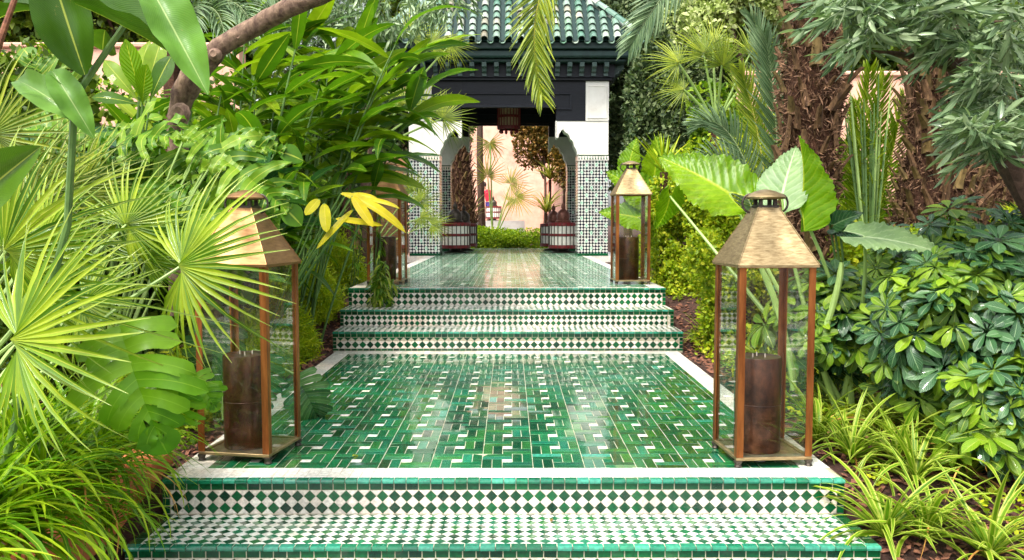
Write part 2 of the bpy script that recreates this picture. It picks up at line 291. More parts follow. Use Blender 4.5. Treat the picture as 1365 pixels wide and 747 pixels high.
# ---------------------------------------------------------------- tiles
def offset_poly(P, d):
    n = len(P); ar = sum(P[i][0] * P[(i + 1) % n][1] - P[(i + 1) % n][0] * P[i][1] for i in range(n))
    if ar < 0: P = P[::-1]
    L_ = []
    for i in range(n):
        a, b = P[i], P[(i + 1) % n]; dx, dy = b[0] - a[0], b[1] - a[1]; l = math.hypot(dx, dy)
        if l < 1e-5: return None
        nx, ny = -dy / l, dx / l; L_.append((a[0] + nx * d, a[1] + ny * d, dx / l, dy / l))
    out = []
    for i in range(n):
        x1, y1, a1, b1 = L_[i - 1]; x2, y2, a2, b2 = L_[i]; den = a1 * b2 - b1 * a2
        if abs(den) < 1e-4: return None
        t = ((x2 - x1) * b2 - (y2 - y1) * a2) / den; out.append((x1 + a1 * t, y1 + b1 * t))
    ar2 = sum(out[i][0] * out[(i + 1) % n][1] - out[(i + 1) % n][0] * out[i][1] for i in range(n)) / 2
    if ar2 < 4e-5: return None
    for i in range(n):   # inverted edges mean the piece is too thin
        a, b = out[i], out[(i + 1) % n]
        if (b[0] - a[0]) * L_[i][2] + (b[1] - a[1]) * L_[i][3] < 0: return None
    return out
def clip(P, x0, y0, x1, y1):
    for ax, lim, sg in ((0, x0, 1), (0, x1, -1), (1, y0, 1), (1, y1, -1)):
        Q = []
        for i in range(len(P)):
            a, b = P[i], P[(i + 1) % len(P)]; da, db = (a[ax] - lim) * sg, (b[ax] - lim) * sg
            if da >= 0: Q.append(a)
            if (da > 1e-9 and db < -1e-9) or (da < -1e-9 and db > 1e-9):
                t = da / (da - db); Q.append((a[0] + (b[0] - a[0]) * t, a[1] + (b[1] - a[1]) * t))
        P = Q
        if len(P) < 3: return None
    R = []
    for p in P:
        if not R or math.hypot(p[0] - R[-1][0], p[1] - R[-1][1]) > 1e-4: R.append(p)
    if len(R) > 1 and math.hypot(R[0][0] - R[-1][0], R[0][1] - R[-1][1]) < 1e-4: R.pop()
    return R if len(R) >= 3 else None
def tile_geo(P, g, hgt, bev):
    A = offset_poly(P, g / 2)
    if not A: return None
    B = offset_poly(A, bev)
    if not B or len(B) != len(A): return None
    n = len(A); V = [(x, y, 0) for x, y in A] + [(x, y, hgt - bev * .6) for x, y in A] + [(x, y, hgt) for x, y in B]
    Fs = [tuple(range(2 * n, 3 * n))] + [(k * n + j, k * n + (j + 1) % n, (k + 1) * n + (j + 1) % n, (k + 1) * n + j) for k in (0, 1) for j in range(n)]
    return V, Fs
TM = {}
def panel(parent, O, U, Vv, tiles, part, stuffname, nparts=0, g=0.0036, hgt=0.006, bev=0.0012, tilt=0.006):
    """tiles: [(polygon in panel coords, material key)]; the ones nearest the camera are objects, the rest one mesh"""
    O, U, Vv = Vector(O), Vector(U), Vector(Vv); Nn = U.cross(Vv)
    items = []
    for P, mk in tiles:
        cx = sum(p[0] for p in P) / len(P); cy = sum(p[1] for p in P) / len(P); w3 = O + U * cx + Vv * cy
        items.append(((w3 - Vector((0, 0, CAMZ))).length, P, mk, cx, cy, w3))
    items.sort(key=lambda t: t[0]); made = 0; buf = G(); mats = []; 
    for d, P, mk, cx, cy, w3 in items:
        rel = [(round(x - cx, 4), round(y - cy, 4)) for x, y in P]
        tg = tile_geo(rel, g, hgt, bev)
        if tg is None: continue
        R = Matrix.Rotation(random.gauss(0, tilt), 3, 'X') @ Matrix.Rotation(random.gauss(0, tilt), 3, 'Y') @ Matrix.Rotation(random.gauss(0, tilt * 1.6), 3, 'Z')
        B = Matrix((U, Vv, Nn)).transposed() @ R; dz = random.uniform(-.0006, .0006)
        if made < nparts:
            key = (tuple(rel), mk, hgt)
            if key not in TM:
                gg = G(); gg.add(*tg); TM[key] = gg.mesh(part, M[mk])
            mt = B.to_4x4(); mt.translation = w3 + Nn * dz; link(part, TM[key], parent, mtx=mt); made += 1
        else:
            if mk not in mats: mats.append(mk)
            buf.add([w3 + B @ Vector(v) + Nn * dz for v in tg[0]], tg[1], mats.index(mk))
    if buf.V: tag(link(stuffname, buf.mesh(stuffname, [M[k] for k in mats]), parent), kind='stuff')
def rect(x0, y0, x1, y1): return [(x0, y0), (x1, y0), (x1, y1), (x0, y1)]
def row(x0, x1, y0, y1, wd, mk, along='x'):
    out = []; a, b = (x0, x1) if along == 'x' else (y0, y1); n = max(1, round((b - a) / wd)); st = (b - a) / n
    for i in range(n): out.append((rect(a + i * st, y0, a + (i + 1) * st, y1) if along == 'x' else rect(x0, a + i * st, x1, a + (i + 1) * st), mk))
    return out
def diamonds(x0, x1, y0, y1, p, yph=0.0, gk='dgreen', wk='wtile'):
    out = []; n = int((x1 - x0) / p) + 2; ks = int((y1 - y0) / p) + 3; r = p / 2
    for j in range(-1, ks):
        for i in range(-1, n):
            for (ox, oy, mk) in ((0.5, 0.5, gk), (0, 0, wk)):
                cx = x0 + (i + ox) * p; cy = y0 + yph + (j + oy) * p
                P = clip([(cx - r, cy), (cx, cy - r), (cx + r, cy), (cx, cy + r)], x0, y0, x1, y1)
                if P: out.append((P, mk))
    return out
def weave(x0, x1, y0, y1, u, xo, yo):
    cell = [(0, 0, 1, 3, 'green'), (1, 0, 1, 3, 'green'), (2, 0, 3, 1, 'green'), (2, 1, 3, 1, 'green'), (2, 2, 1, 1, 'white'),
            (3, 2, 1, 3, 'green'), (4, 2, 1, 3, 'green'), (0, 3, 3, 1, 'green'), (0, 4, 3, 1, 'green')]
    out = []; s5 = 5 * u
    for i in range(int((x0 - xo) / s5) - 1, int((x1 - xo) / s5) + 2):
        for j in range(int((y0 - yo) / s5) - 1, int((y1 - yo) / s5) + 2):
            for a, b, ww, dd, mk in cell:
                X, Y = xo + i * s5 + a * u, yo + j * s5 + b * u
                P = clip(rect(X, Y, X + ww * u, Y + dd * u), x0, y0, x1, y1)
                k2 = mk
                if mk == 'white' and random.random() < .15: k2 = 'teal'
                elif mk == 'green' and random.random() < .03: k2 = 'teal'
                if P: out.append((P, k2))
    return out

XC = -0.03; HW = 1.6; U5 = 0.0509; P0 = 0.0566
Y0, Y1, Y2, Y3, Y4 = 3.5, 3.9, 7.88, 8.34, 8.79      # front tread, landing edge, step one, two, three
Z1, Z2, Z3 = 0.18, 0.34, 0.52; TB = 22.6; ZL = -0.165
X, Yv, Zv = (1, 0, 0), (0, 1, 0), (0, 0, 1)
T = 0.006
def body(name, label, x0, x1, y0, y1, z0, z1):
    k_ = T - .0016; g = G().box(x0 - k_, x1 + k_, y0 - k_, y1, z0, z1 - .0016); return struct(name, g.mesh(name, M['grout']), label)
def nosing(parent, y, z, x0, x1, mk, wd=0.057, parts=0, out=0.010, h=0.0175):
    """a row of rounded edge tiles"""
    n = round((x1 - x0) / wd); st = (x1 - x0) / n; me = None; buf = G()
    prof = [(0.030, 0), (-out + .008, 0), (-out + .002, -0.003), (-out, -0.010), (-out, -h), (0.030, -h)]
    def one(g, cx):
        a = st / 2 - 0.0018; V = [(cx + s * a, py, pz) for s in (-1, 1) for py, pz in prof]; k = len(prof)
        g.add(V, [tuple(range(k)), tuple(reversed(range(k, 2 * k)))] + [(j, j + k, (j + 1) % k + k, (j + 1) % k) for j in range(k)])
    g = G(); one(g, 0); me = g.mesh('edge_tile', M[mk])
    if parts:
        for i in range(n):
            link('edge_tile', me, parent, (x0 + (i + .5) * st, y, z + random.uniform(-.0008, .0008)), (random.gauss(0, .012), random.gauss(0, .006), random.gauss(0, .004)))
    else:
        for i in range(n): one(buf, x0 + (i + .5) * st)
        o = link('edge_tiles', buf.mesh('edge_tiles', M[mk]), parent, (0, y, z)); tag(o, kind='stuff')
def riser(parent, y, z0, z1, x0, x1, kind, nparts=0, nh=.018):
    """the upright face below a nosing: green band, diamonds, ends"""
    h = z1 - nh - z0; e = 0.036; t = []
    bb = 0.034
    if kind == 3: lo, up = 0.024, h - 0.034
    else: lo, up = 0.0, h - bb
    t += row(x0, x1, up, h, 0.057, 'dgreen')
    if lo: t += row(x0, x1, 0, lo, 0.057, 'dgreen')
    for a, b in ((x0, x0 + e), (x1 - e, x1)): t += row(a, b, lo, up, 0.037, 'dgreen', 'y')
    ph = 0.0 if kind != 3 else 0.0
    p = (up - lo) / 2 if kind != 3 else (up - lo) / 1.5
    dm = []
    n = round((x1 - x0 - 2 * e) / p); p_x = (x1 - x0 - 2 * e) / n
    for P, mk in diamonds(0, n * p, lo, up, p, 0.0): dm.append(([(x0 + e + q[0] * p_x / p, q[1]) for q in P], mk))
    panel(parent, (0, y, z0), X, Zv, dm, 'diamond_tile', 'diamond_tiles', nparts, 0.002, bev=.0008)
    panel(parent, (0, y, z0), X, Zv, t, 'border_tile', 'border_tiles', 300 if nparts else 0, 0.0045)
def side_tiles(parent, x, y0, y1, z0, z1, sgn):
    t = []; n = max(1, round((z1 - z0) / 0.055))
    for k in range(n): t += row(0, y1 - y0, (z1 - z0) * k / n, (z1 - z0) * (k + 1) / n, 0.057, 'dgreen')
    if sgn > 0: panel(parent, (x, y0, z0), Yv, Zv, t, 'side_tile', 'side_tiles')
    else: panel(parent, (x, y1, z0), (0, -1, 0), Zv, t, 'side_tile', 'side_tiles')

xl, xr = XC - HW, XC + HW
# front step (lower tread) and what lies below it
fs = body('front_step', 'checked green and white tiled tread in front of the green landing', xl + T, xr - T, Y0 + T, Y1 + .1, -0.6, ZL)
td = diamonds(xl + .055, xr - .055, Y0 + .03, Y1 - T, P0, 0.0, 'green', 'white')
panel(fs, (0, 0, ZL - T), X, Yv, td, 'tread_tile', 'tread_tiles', 300, 0.002, bev=.0008)
panel(fs, (0, 0, ZL - T), X, Yv, row(xl, xl + .055, Y0 + .03, Y1, .057, 'dgreen', 'y') + row(xr - .055, xr, Y0 + .03, Y1, .057, 'dgreen', 'y'), 'border_tile', 'border_tiles', 40)
nosing(fs, Y0, ZL, xl, xr, 'teal', 0.065, 1)
side_tiles(fs, xl + T, Y0, Y1, -0.5, ZL - .03, -1); side_tiles(fs, xr - T, Y0, Y1, -0.5, ZL - .03, 1)
riser(fs, Y0 + T, ZL - 0.165, ZL, xl, xr, 2)
lower = body('lower_path', 'green tiled path at the foot of the front step', xl, xr, -3, Y0 + .05, -0.6, ZL - .165)
panel(lower, (0, 0, ZL - .165 - T), X, Yv, weave(xl, xr, 1.0, Y0, U5, -.1416, 1.0), 'tile', 'tiles')
# landing
ld = body('landing', 'glossy green basket weave tiled landing with white edging', xl + T, xr - T, Y1 + T, Y2 + .1, -0.6, 0)
WB = 0.155; SB = 0.145
panel(ld, (0, 0, -T), X, Yv, weave(xl + SB, xr - SB, Y1 + .03 + WB, Y2 - .16, U5, -.1416, Y1 + .03 + WB), 'tile', 'tiles', 300, tilt=0.006)
wt = row(xl + .03, xr - .03, Y1 + .03, Y1 + .03 + WB, .0525, 'white') + row(xl, xl + SB, Y1 + .03 + WB, Y2, .0525, 'white', 'y') + row(xr - SB, xr, Y1 + .03 + WB, Y2, .0525, 'white', 'y') + row(xl + SB, xr - SB, Y2 - .16, Y2, .0525, 'white')
wt = [(P, k) for P, k in wt]
panel(ld, (0, 0, -T), X, Yv, wt, 'edging_tile', 'edging_tiles', 150, 0.003)
nosing(ld, Y1, 0, xl, xr, 'teal', 0.057, 1)
riser(ld, Y1 + T, ZL, 0, xl, xr, 2, 240)
side_tiles(ld, xl + T, Y1, Y2, -0.25, -.008, -1); side_tiles(ld, xr - T, Y1, Y2, -0.25, -.008, 1)
# three upper steps
for i, (ya, yb, za, zb, lab, nm) in enumerate(((Y2, Y3, 0, Z1, 'lowest of the three green and white upper steps', 'lower_step'), (Y3, Y4, Z1, Z2, 'middle one of the three green and white upper steps', 'middle_step'), (Y4, TB, Z2, Z3, 'tiled terrace floor leading from the upper steps into the pavilion', 'terrace_floor'))):
    a, b = (xl - .03, xr + .05) if i == 0 else (xl - .05, xr + .05)
    st = body(nm, lab, a + T, b - T, ya + T, yb + (.1 if i < 2 else 0), -0.3, zb)
    riser(st, ya + T, za, zb, a, b, 3 if i == 0 else 2)
    nosing(st, ya, zb, a, b, 'teal')
    if i < 2:
        panel(st, (0, 0, zb - T), X, Yv, diamonds(a, b, ya + .03, yb, P0, 0, 'green', 'white'), 'tread_tile', 'tread_tiles', 0, 0.002, bev=.0008)
    else:
        panel(st, (0, 0, zb - T), X, Yv, [(P, 'terrace' if k in ('green', 'teal') else k) for P, k in weave(a + SB, b - SB, ya + .1, 17.3, U5, -.1416, ya + .1)] + row(a, b, ya + .03, ya + .1, .0525, 'white') + row(a, a + SB, ya + .1, 17.3, .0525, 'white', 'y') + row(b - SB, b, ya + .1, 17.3, .0525, 'white', 'y'), 'tile', 'tiles', tilt=0.003)
        panel(st, (0, 0, zb - T), X, Yv, [(P, 'terrace' if k in ('green', 'teal') else k) for P, k in weave(a, b, 17.3, TB, U5, -.1416, 17.3)], 'tile', 'inner_floor_tiles', tilt=0.003)
        g = G().box(-2.3, 2.3, 17.2, TB, 0.1, Z3 - .004); link('plinth', g.mesh('plinth', M['white']), st)
    side_tiles(st, a + T, ya, min(yb, 12), -0.1, zb - .03, -1); side_tiles(st, b - T, ya, min(yb, 12), -0.1, zb - .03, 1)
# terracotta edging wall on the left
g = G()
for k in range(26):
    y = 1.2 + k * .27; z = (-0.12 if y < 3.6 else .0 if y < 4.1 else .0) + random.uniform(-.01, .01)
    if y > 4.2: break
    g.box(xl - .40, xl - .16, y, y + .262, -0.6, z - .03 * max(0, 4 - y), 0, 0.012)
tag(link('garden_kerb', g.mesh('garden_kerb', M['terracotta'])), 'orange terracotta kerb half hidden by grass left of the front step', 'kerb')

# ---------------------------------------------------------------- ground
def sstep(a, b, x):
    t = np.clip((x - a) / (b - a), 0, 1); return t * t * (3 - 2 * t)
def gz(x, y):
    x = np.asarray(x, float); y = np.asarray(y, float)
    z = -0.22 + 0.16 * sstep(3.6, 4.6, y) + 0.03 * sstep(5, 7.5, y) + 0.42 * sstep(7.6, 9.4, y)
    z = z + 0.03 * np.sin(x * 2.3 + y) * np.cos(y * 1.7 - x) + 0.25 * sstep(2.2, 5, np.abs(x))
    return np.where((np.abs(x - XC) < 1.62) & (y < 22.8), z - 0.35, z)
xs = np.concatenate([[-90, -40, -20], np.arange(-9, -1.7, .16), [-1.66, -1.60, 1.55, 1.60], np.arange(1.64, 9, .16), [20, 40, 90]])
ys = np.concatenate([[-60, -20, -5], np.arange(0, 12, .16), np.arange(12, 30, .7), [40, 60, 100, 160]])
gx, gy = np.meshgrid(xs, ys); zz = gz(gx, gy) + rng.normal(0, .006, gx.shape); nx, ny = len(xs), len(ys)
idx = np.arange(nx * ny).reshape(ny, nx); q = np.stack([idx[:-1, :-1], idx[:-1, 1:], idx[1:, 1:], idx[1:, :-1]], -1).reshape(-1, 4)
struct('ground', newmesh('ground', np.stack([gx, gy, zz], -1).reshape(-1, 3), [q], M['mulch'], None, True), 'dark red brown mulch of the planting beds either side of the path')

# ---------------------------------------------------------------- scatter and leaf templates
def scatter(name, tpl, pos, Rs, scl, mats, smooth=True):
    V, Fs, UV = tpl; V = np.asarray(V, float); UV = np.asarray(UV, float); n = len(pos); k = len(V)
    A = np.einsum('nij,kj->nki', Rs, V) * np.asarray(scl).reshape(n, 1, -1) + np.asarray(pos)[:, None, :]
    faces = [(np.asarray(f)[None] + (np.arange(n) * k)[:, None, None]).reshape(-1, len(f[0])) for f in Fs]
    return newmesh(name, A.reshape(-1, 3), faces, mats, np.tile(UV, (n, 1)), smooth)
def basis(axis, normal):
    a = axis / np.linalg.norm(axis, axis=1, keepdims=True); x = np.cross(a, normal); x /= np.linalg.norm(x, axis=1, keepdims=True) + 1e-9
    z = np.cross(x, a); return np.stack([x, a, z], -1)
def lance(s): return max(0.0, math.sin(PI * s ** 0.85)) ** 0.75
def strap(s): return min(1, 0.45 + s * 3) * (1 - s ** 4) ** 0.8 * (1 - .3 * s)
def oval(s): return math.sqrt(max(0, 1 - (2 * s ** .9 - 1) ** 2))
def obov(s): return max(0, math.sin(PI * s ** 1.5)) ** 0.8
def blade(Ln, W, n=10, shape=lance, droop=0.6, fold=0.25, across=2, wave=0.0, wk=3, twist=0.0, pw=1.0, side=0.0):
    ts = [-1, 0, 1] if across == 2 else [-1, -.5, 0, .5, 1]; V = []; UV = []; y = z = x = 0.0; ph0 = random.uniform(0, 6)
    for i in range(n + 1):
        s = i / n; phi = -droop * s ** pw; ww = W * .5 * (shape(s) if 0 < i < n else (shape(.01) if i == 0 else 0.02)); ww = max(ww, W * .02)
        tw = twist * s
        for t in ts:
            dz = fold * abs(t) * ww + wave * math.sin(wk * 2 * PI * s + ph0 + (1.3 if t > 0 else 0)) * abs(t) * math.sin(PI * s)
            lx, lz = t * ww * math.cos(tw) - dz * math.sin(tw), dz * math.cos(tw) + t * ww * math.sin(tw)
            V.append((lx + x, y - lz * math.sin(phi), z + lz * math.cos(phi))); UV.append((s, .5 + t * .5))
        y += math.cos(phi) * Ln / n; z += math.sin(phi) * Ln / n; x = side * (s * Ln) ** 2
    k = len(ts); Fs = [(i * k + j, i * k + j + 1, (i + 1) * k + j + 1, (i + 1) * k + j) for i in range(n) for j in range(k - 1)]
    return V, [Fs], UV
def tmesh(name, tpl, mat): return newmesh(name, tpl[0], [np.array(f) for f in tpl[1]], mat, tpl[2], True)
def merge(tpls):
    V, Fs, UV = [], {}, []
    for tv, tf, tu in tpls:
        o = len(V); V += list(tv); UV += list(tu)
        for f in tf:
            for q in f: Fs.setdefault(len(q), []).append(tuple(i + o for i in q))
    return V, [Fs[k] for k in sorted(Fs)], UV
def xf(tpl, M4): return [tuple(M4 @ Vector(v)) for v in tpl[0]], tpl[1], tpl[2]
def rotz(a): return Matrix.Rotation(a, 4, 'Z')
def rotx(a): return Matrix.Rotation(a, 4, 'X')
def roty(a): return Matrix.Rotation(a, 4, 'Y')
def tr4(v): return Matrix.Translation(Vector(v))
def fan_tpl(R=0.5, n=34, spread=2.3, droop=0.25, split=0.42, wid=1.0):
    V, Fs, UV = [], [], []; st = [0.02, 0.2, split, .62, .8, .92, 1.0]
    for i in range(n):
        a = -spread + 2 * spread * i / (n - 1) + random.gauss(0, .012); da = spread / (n - 1); RR = R * (1 - .28 * (abs(a) / spread) ** 2) * random.uniform(.93, 1.04)
        dr = droop * (random.uniform(.3, 1.8) if random.random() > .1 else 4.5); sd = random.gauss(0, .06); RR *= 1 if random.random() > .08 else random.uniform(.6, .85); o = len(V)
        for k, s in enumerate(st):
            r = RR * s
            if s <= split: hw = r * math.tan(da) * .98
            else: hw = RR * split * math.tan(da) * (1 - ((s - split) / (1 - split)) ** 1.6) * .98
            hw = max(hw * wid if s > split else hw, .0006); zc = -dr * R * max(0, s - .3) ** 2.4 + .05 * R * math.cos(a * 1.2)
            for t in (-1, 0, 1):
                lx, ly = t * hw, r; aa = a + sd * max(0, s - split)
                V.append((lx * math.cos(aa) + ly * math.sin(aa), -lx * math.sin(aa) + ly * math.cos(aa), zc + (.0 if t else -hw * .75))); UV.append((s, .5 + t * .5))
        for k in range(len(st) - 1):
            for j in (0, 1): Fs.append((o + k * 3 + j, o + k * 3 + j + 1, o + k * 3 + 4 + j, o + k * 3 + 3 + j))
    return V, [Fs], UV
def pinnate_tpl(Ln=1.6, nl=40, ll=0.32, lw=0.022, bend=0.9, start=0.12, ang=0.95, lift=0.35, ldroop=0.5, rr=0.011):
    parts = []; pts = []; y = z = 0.0; n = 24; fr = []
    for i in range(n + 1):
        s = i / n; phi = -bend * s ** 1.3; pts.append((0, y, z)); fr.append((y, z, phi)); y += math.cos(phi) * Ln / n; z += math.sin(phi) * Ln / n
    g = G(); g.tube(pts, [rr * (1 - .8 * i / n) for i in range(n + 1)], 5, 0, (0.5, .5), False); parts.append((g.V, [g.F], g.U))
    for i in range(nl):
        s = start + (1 - start) * (i + .5) / nl; f = s * n; k = min(n - 1, int(f)); t = f - k
        yy = fr[k][0] * (1 - t) + fr[k + 1][0] * t; z0 = fr[k][1] * (1 - t) + fr[k + 1][1] * t; phi = fr[k][2]
        u = (s - start) / (1 - start); le = ll * (math.sin(PI * min(1, u * .82 + .12)) ** .6) * random.uniform(.9, 1.08)
        for sg in (-1, 1):
            b = blade(le, lw, 5, strap, ldroop * random.uniform(.5, 1.5), .5, 2)
            a = ang * (1 - .45 * u) + random.gauss(0, .05)
            parts.append(xf(b, tr4((0, yy, z0)) @ rotx(phi) @ rotz(-sg * a) @ roty(0) @ rotx(lift + random.gauss(0, .07)) @ roty(sg * .5)))
    return merge(parts)
def lobed_tpl(Ln=.5, W=.5, nl=9, gap=.16, curl=.5, wavy=0.0, lobe_bend=.35, drp=.8, jit=.05):
    parts = []
    def mid(s):
        phi = -drp * s; return Vector((0, Ln * math.sin(drp * s) / drp if drp else Ln * s, -Ln * (1 - math.cos(drp * s)) / drp)), phi
    sp = 1 / nl
    for i in range(nl):
        s = (i + .5) / nl; c, phi = mid(s); le = W * .5 * (math.sin(PI * (s * .86 + .13)) ** .55)
        for sg in (-1, 1):
            n = 8; V, UV = [], []; hw0 = Ln * sp * .52; a0 = 1.75 - 1.15 * s + random.gauss(0, jit); le *= random.uniform(1 - 2.2 * jit, 1 + jit); cz = random.gauss(0, jit); x = y = z = 0.0
            for k in range(n + 1):
                t = k / n; a = a0 - lobe_bend * t; hw = hw0 * (1 if t < .3 else (1 + .55 * math.sin(PI * (t - .3) / .7 * .5)) * (1 - gap * min(1, (t - .3) * 4)) * math.sqrt(max(0.003, 1 - max(0, (t - .72) / .28) ** 2.2)))
                dx, dy = math.sin(a), math.cos(a); px_, py_ = -dy, dx
                if t < .3: px_, py_ = 0, 1; 
                wz = wavy * math.sin(t * 13 + i * 2.3) * t
                for q in (-1, 0, 1):
                    V.append((sg * (x - q * hw * (dy if t >= .3 else 0)), y + q * hw * (dx if t >= .3 else 1), z + wz * q + (.18 * hw if q else 0))); UV.append((s, .5 + q * .5))
                x += dx * le / n; y += dy * le / n * .8; z += (.35 + cz - curl * 1.6 * t) * le / n
            Fs = [(k * 3 + j, k * 3 + j + 1, k * 3 + 4 + j, k * 3 + 3 + j) if sg < 0 else (k * 3 + 3 + j, k * 3 + 4 + j, k * 3 + j + 1, k * 3 + j) for k in range(n) for j in (0, 1)]
            parts.append(xf((V, [Fs], UV), tr4(c) @ rotx(phi)))
    c, phi = mid(.93); b = blade(Ln * .3, Ln * sp * 2.4, 6, lance, .4, .2, 2); parts.append(xf(b, tr4(c) @ rotx(phi)))
    return merge(parts)
def heart_tpl(Ln=.8, W=.6, droop=.5, ripple=.012, cup=.2, curl=0.0):
    V, UV, Fs = [], [], []; n = 40; k = 7
    for sg in (-1, 1):
        o = len(V)
        for i in range(n + 1):
            s = -.28 + 1.28 * i / n
            if s < 0: wd = .42 * math.sqrt(max(0, 1 - (s / .285) ** 2)) + .04; inn = .10 * (-s / .28) ** .6 * 1.2
            else: wd = .46 * (1 - s ** 1.7) ** .85 * (1 + .12 * math.sin(PI * min(1, s * 2))) ; inn = 0
            wd = max(wd, .004 + inn); y = Ln * s; phi = droop * max(0, s)
            for j in range(k + 1):
                t = j / k; x = W * (inn + (wd - inn) * t) * 1.05
                r = ripple * math.cos(2 * PI * 9 * (s - x / W * .75)) * (t ** .7) + .02 * W * math.sin(s * 21 + sg) * t * t
                z = cup * x - curl * x * x / W + r - Ln * droop * max(0, s) ** 2 * .5
                V.append((sg * x, y * (1 - .1 * droop * max(0, s)), z)); UV.append(((s + .28) / 1.28, .5 + sg * .5 * t))
        for i in range(n):
            for j in range(k):
                a = o + i * (k + 1) + j; f = (a, a + 1, a + k + 2, a + k + 1); Fs.append(f if sg > 0 else f[::-1])
    return V, [Fs], UV
def orient(axis, normal, loc, sc=1.0, base=(0, 0, 0)):
    a = Vector(axis).normalized(); x = a.cross(Vector(normal)).normalized(); z = x.cross(a)
    m4 = Matrix((x, a, z)).transposed().to_4x4(); return tr4(Vector(loc) - Vector(base)) @ m4 @ Matrix.Scale(sc, 4)
def azel(loc, az, el, roll=0, sc=1.0): return tr4(loc) @ rotz(-az) @ rotx(el) @ roty(roll) @ Matrix.Scale(sc, 4)
GZ = lambda x, y: float(gz(x, y))
def tubeobj(name, parent, pts, rad, mat, n=7, jit=0, smooth=True):
    g = G(); g.tube(pts, rad, n, jit=jit); return link(name, g.mesh(name, mat, smooth), parent)
def curve(p0, p1, sag=0.0, n=7, out=None):
    p0, p1 = Vector(p0), Vector(p1); r = []
    for i in range(n):
        t = i / (n - 1); p = p0.lerp(p1, t); p.z += sag * 4 * t * (1 - t)
        if out is not None: p += Vector(out) * 4 * t * (1 - t)
        r.append(p)
    return r

# ---------------------------------------------------------------- lanterns
S = 0.19
def lantern(loc, rz, label, hoodmat, group='tall brass and glass floor lanterns along the path'):
    t = thing('floor_lantern', label, 'lantern', loc, group, rz)
    for sx in (-1, 1):
        for sy in (-1, 1):
            g = G(); a, b = .034, .010; x0, y0 = sx * S, sy * S          # L shaped corner post
            g.box(min(x0, x0 - sx * a), max(x0, x0 - sx * a), min(y0, y0 - sy * .006), max(y0, y0 - sy * .006), .05, .995)
            g.box(min(x0, x0 - sx * .006), max(x0, x0 - sx * .006), min(y0 - sy * .0062, y0 - sy * a), max(y0 - sy * .0062, y0 - sy * a), .05, .995)
            link('corner_post', g.mesh('corner_post', M['copper']), t)
            f = G(); f.lathe([(.010, 0), (.020, .004), (.015, .014), (.022, .028), (.022, .033)], 8, 0, (x0 - sx * .012, y0 - sy * .012, 0)); link('foot', f.mesh('foot', M['iron'], True), t)
    g = G()
    for s in (-1, 1):
        g.box(-S, S, min(s * S, s * (S - .02)), max(s * S, s * (S - .02)), .033, .049, 0, .002); g.box(min(s * S, s * (S - .02)), max(s * S, s * (S - .02)), -S + .0205, S - .0205, .0335, .0485, 0, .002)
    g.box(-S + .021, S - .021, -S + .021, S - .021, .034, .040); link('base_tray', g.mesh('base_tray', M['brass']), t)
    g = G()
    for s in (-1, 1):
        g.box(-S - .002, S + .002, min(s * (S + .002), s * (S - .012)), max(s * (S + .002), s * (S - .012)), .98, 1.0); g.box(min(s * (S + .002), s * (S - .012)), max(s * (S + .002), s * (S - .012)), -S + .011, S - .011, .98, 1.0)
    link('top_rail', g.mesh('top_rail', M['copper']), t)
    for k in range(4):
        g = G(); g.box(-S + .010, S - .010, -S + .0085, -S + .0115, .050, .979); link('glass_pane', g.mesh('glass_pane', M['glass']), t, (0, 0, 0), (0, 0, k * PI / 2))
    # hood: four dented sheet faces
    V, Fs = [], []; nn = 8; e, a = S + .012, .052; z0, z1 = .995, 1.275
    for k in range(4):
        o = len(V); c, s_ = math.cos(k * PI / 2), math.sin(k * PI / 2)
        for i in range(nn + 1):
            v = i / nn; hw = e + (a - e) * v
            for j in range(nn + 1):
                u = -1 + 2 * j / nn; dent = .017 * math.exp(-((u - .25) ** 2 * 5 + (v - .45) ** 2 * 14)) * (1 if k % 2 == 0 else .5) + .004 * math.sin(3 * u + 5 * v + k) * (1 - u * u)
                x, y, z = u * hw, -hw + dent, z0 + (z1 - z0) * v; V.append((x * c - y * s_, x * s_ + y * c, z))
        for i in range(nn):
            for j in range(nn): b = o + i * (nn + 1) + j; Fs.append((b, b + 1, b + nn + 2, b + nn + 1))
    hm = newmesh('hood', V, [np.array(Fs)], hoodmat, None, True); hood = link('hood', hm, t)
    g = G()
    for sx in (-1, 1):
        for sy in (-1, 1): g.tube([(sx * e, sy * e, z0), (sx * a, sy * a, z1)], .0035, 6)
    for s in (-1, 1):
        g.box(-e, e, min(s * e, s * (e - .004)), max(s * e, s * (e - .004)), z0 - .012, z0); g.box(min(s * e, s * (e - .004)), max(s * e, s * (e - .004)), -e + .005, e - .005, z0 - .012, z0)
    link('seam', g.mesh('seam', hoodmat), hood)
    g = G(); g.box(-a, a, -a, a, z1 - .003, z1 + .012, 0, .002)
    for sx in (-1, 1):
        for sy in (-1, 1): g.box(*sorted((sx * .045, sx * .028)), *sorted((sy * .045, sy * .028)), z1 + .012, z1 + .042)
    link('vent', g.mesh('vent', M['iron']), t)
    g = G(); g.lathe([(.045, z1 + .040), (.098, z1 + .044), (.102, z1 + .052), (.088, z1 + .066), (.05, z1 + .082), (.02, z1 + .09), (.004, z1 + .092)], 24); link('cap', g.mesh('cap', hoodmat, True), t)
    for s in (-1, 1):
        pts = [(s * (.075 + .042 * math.sin(q)), 0, z1 + .022 + .046 * math.cos(q)) for q in np.linspace(.15, PI * .98, 12)]
        tubeobj('handle', t, pts, .006, M['iron'], 6)
    return t
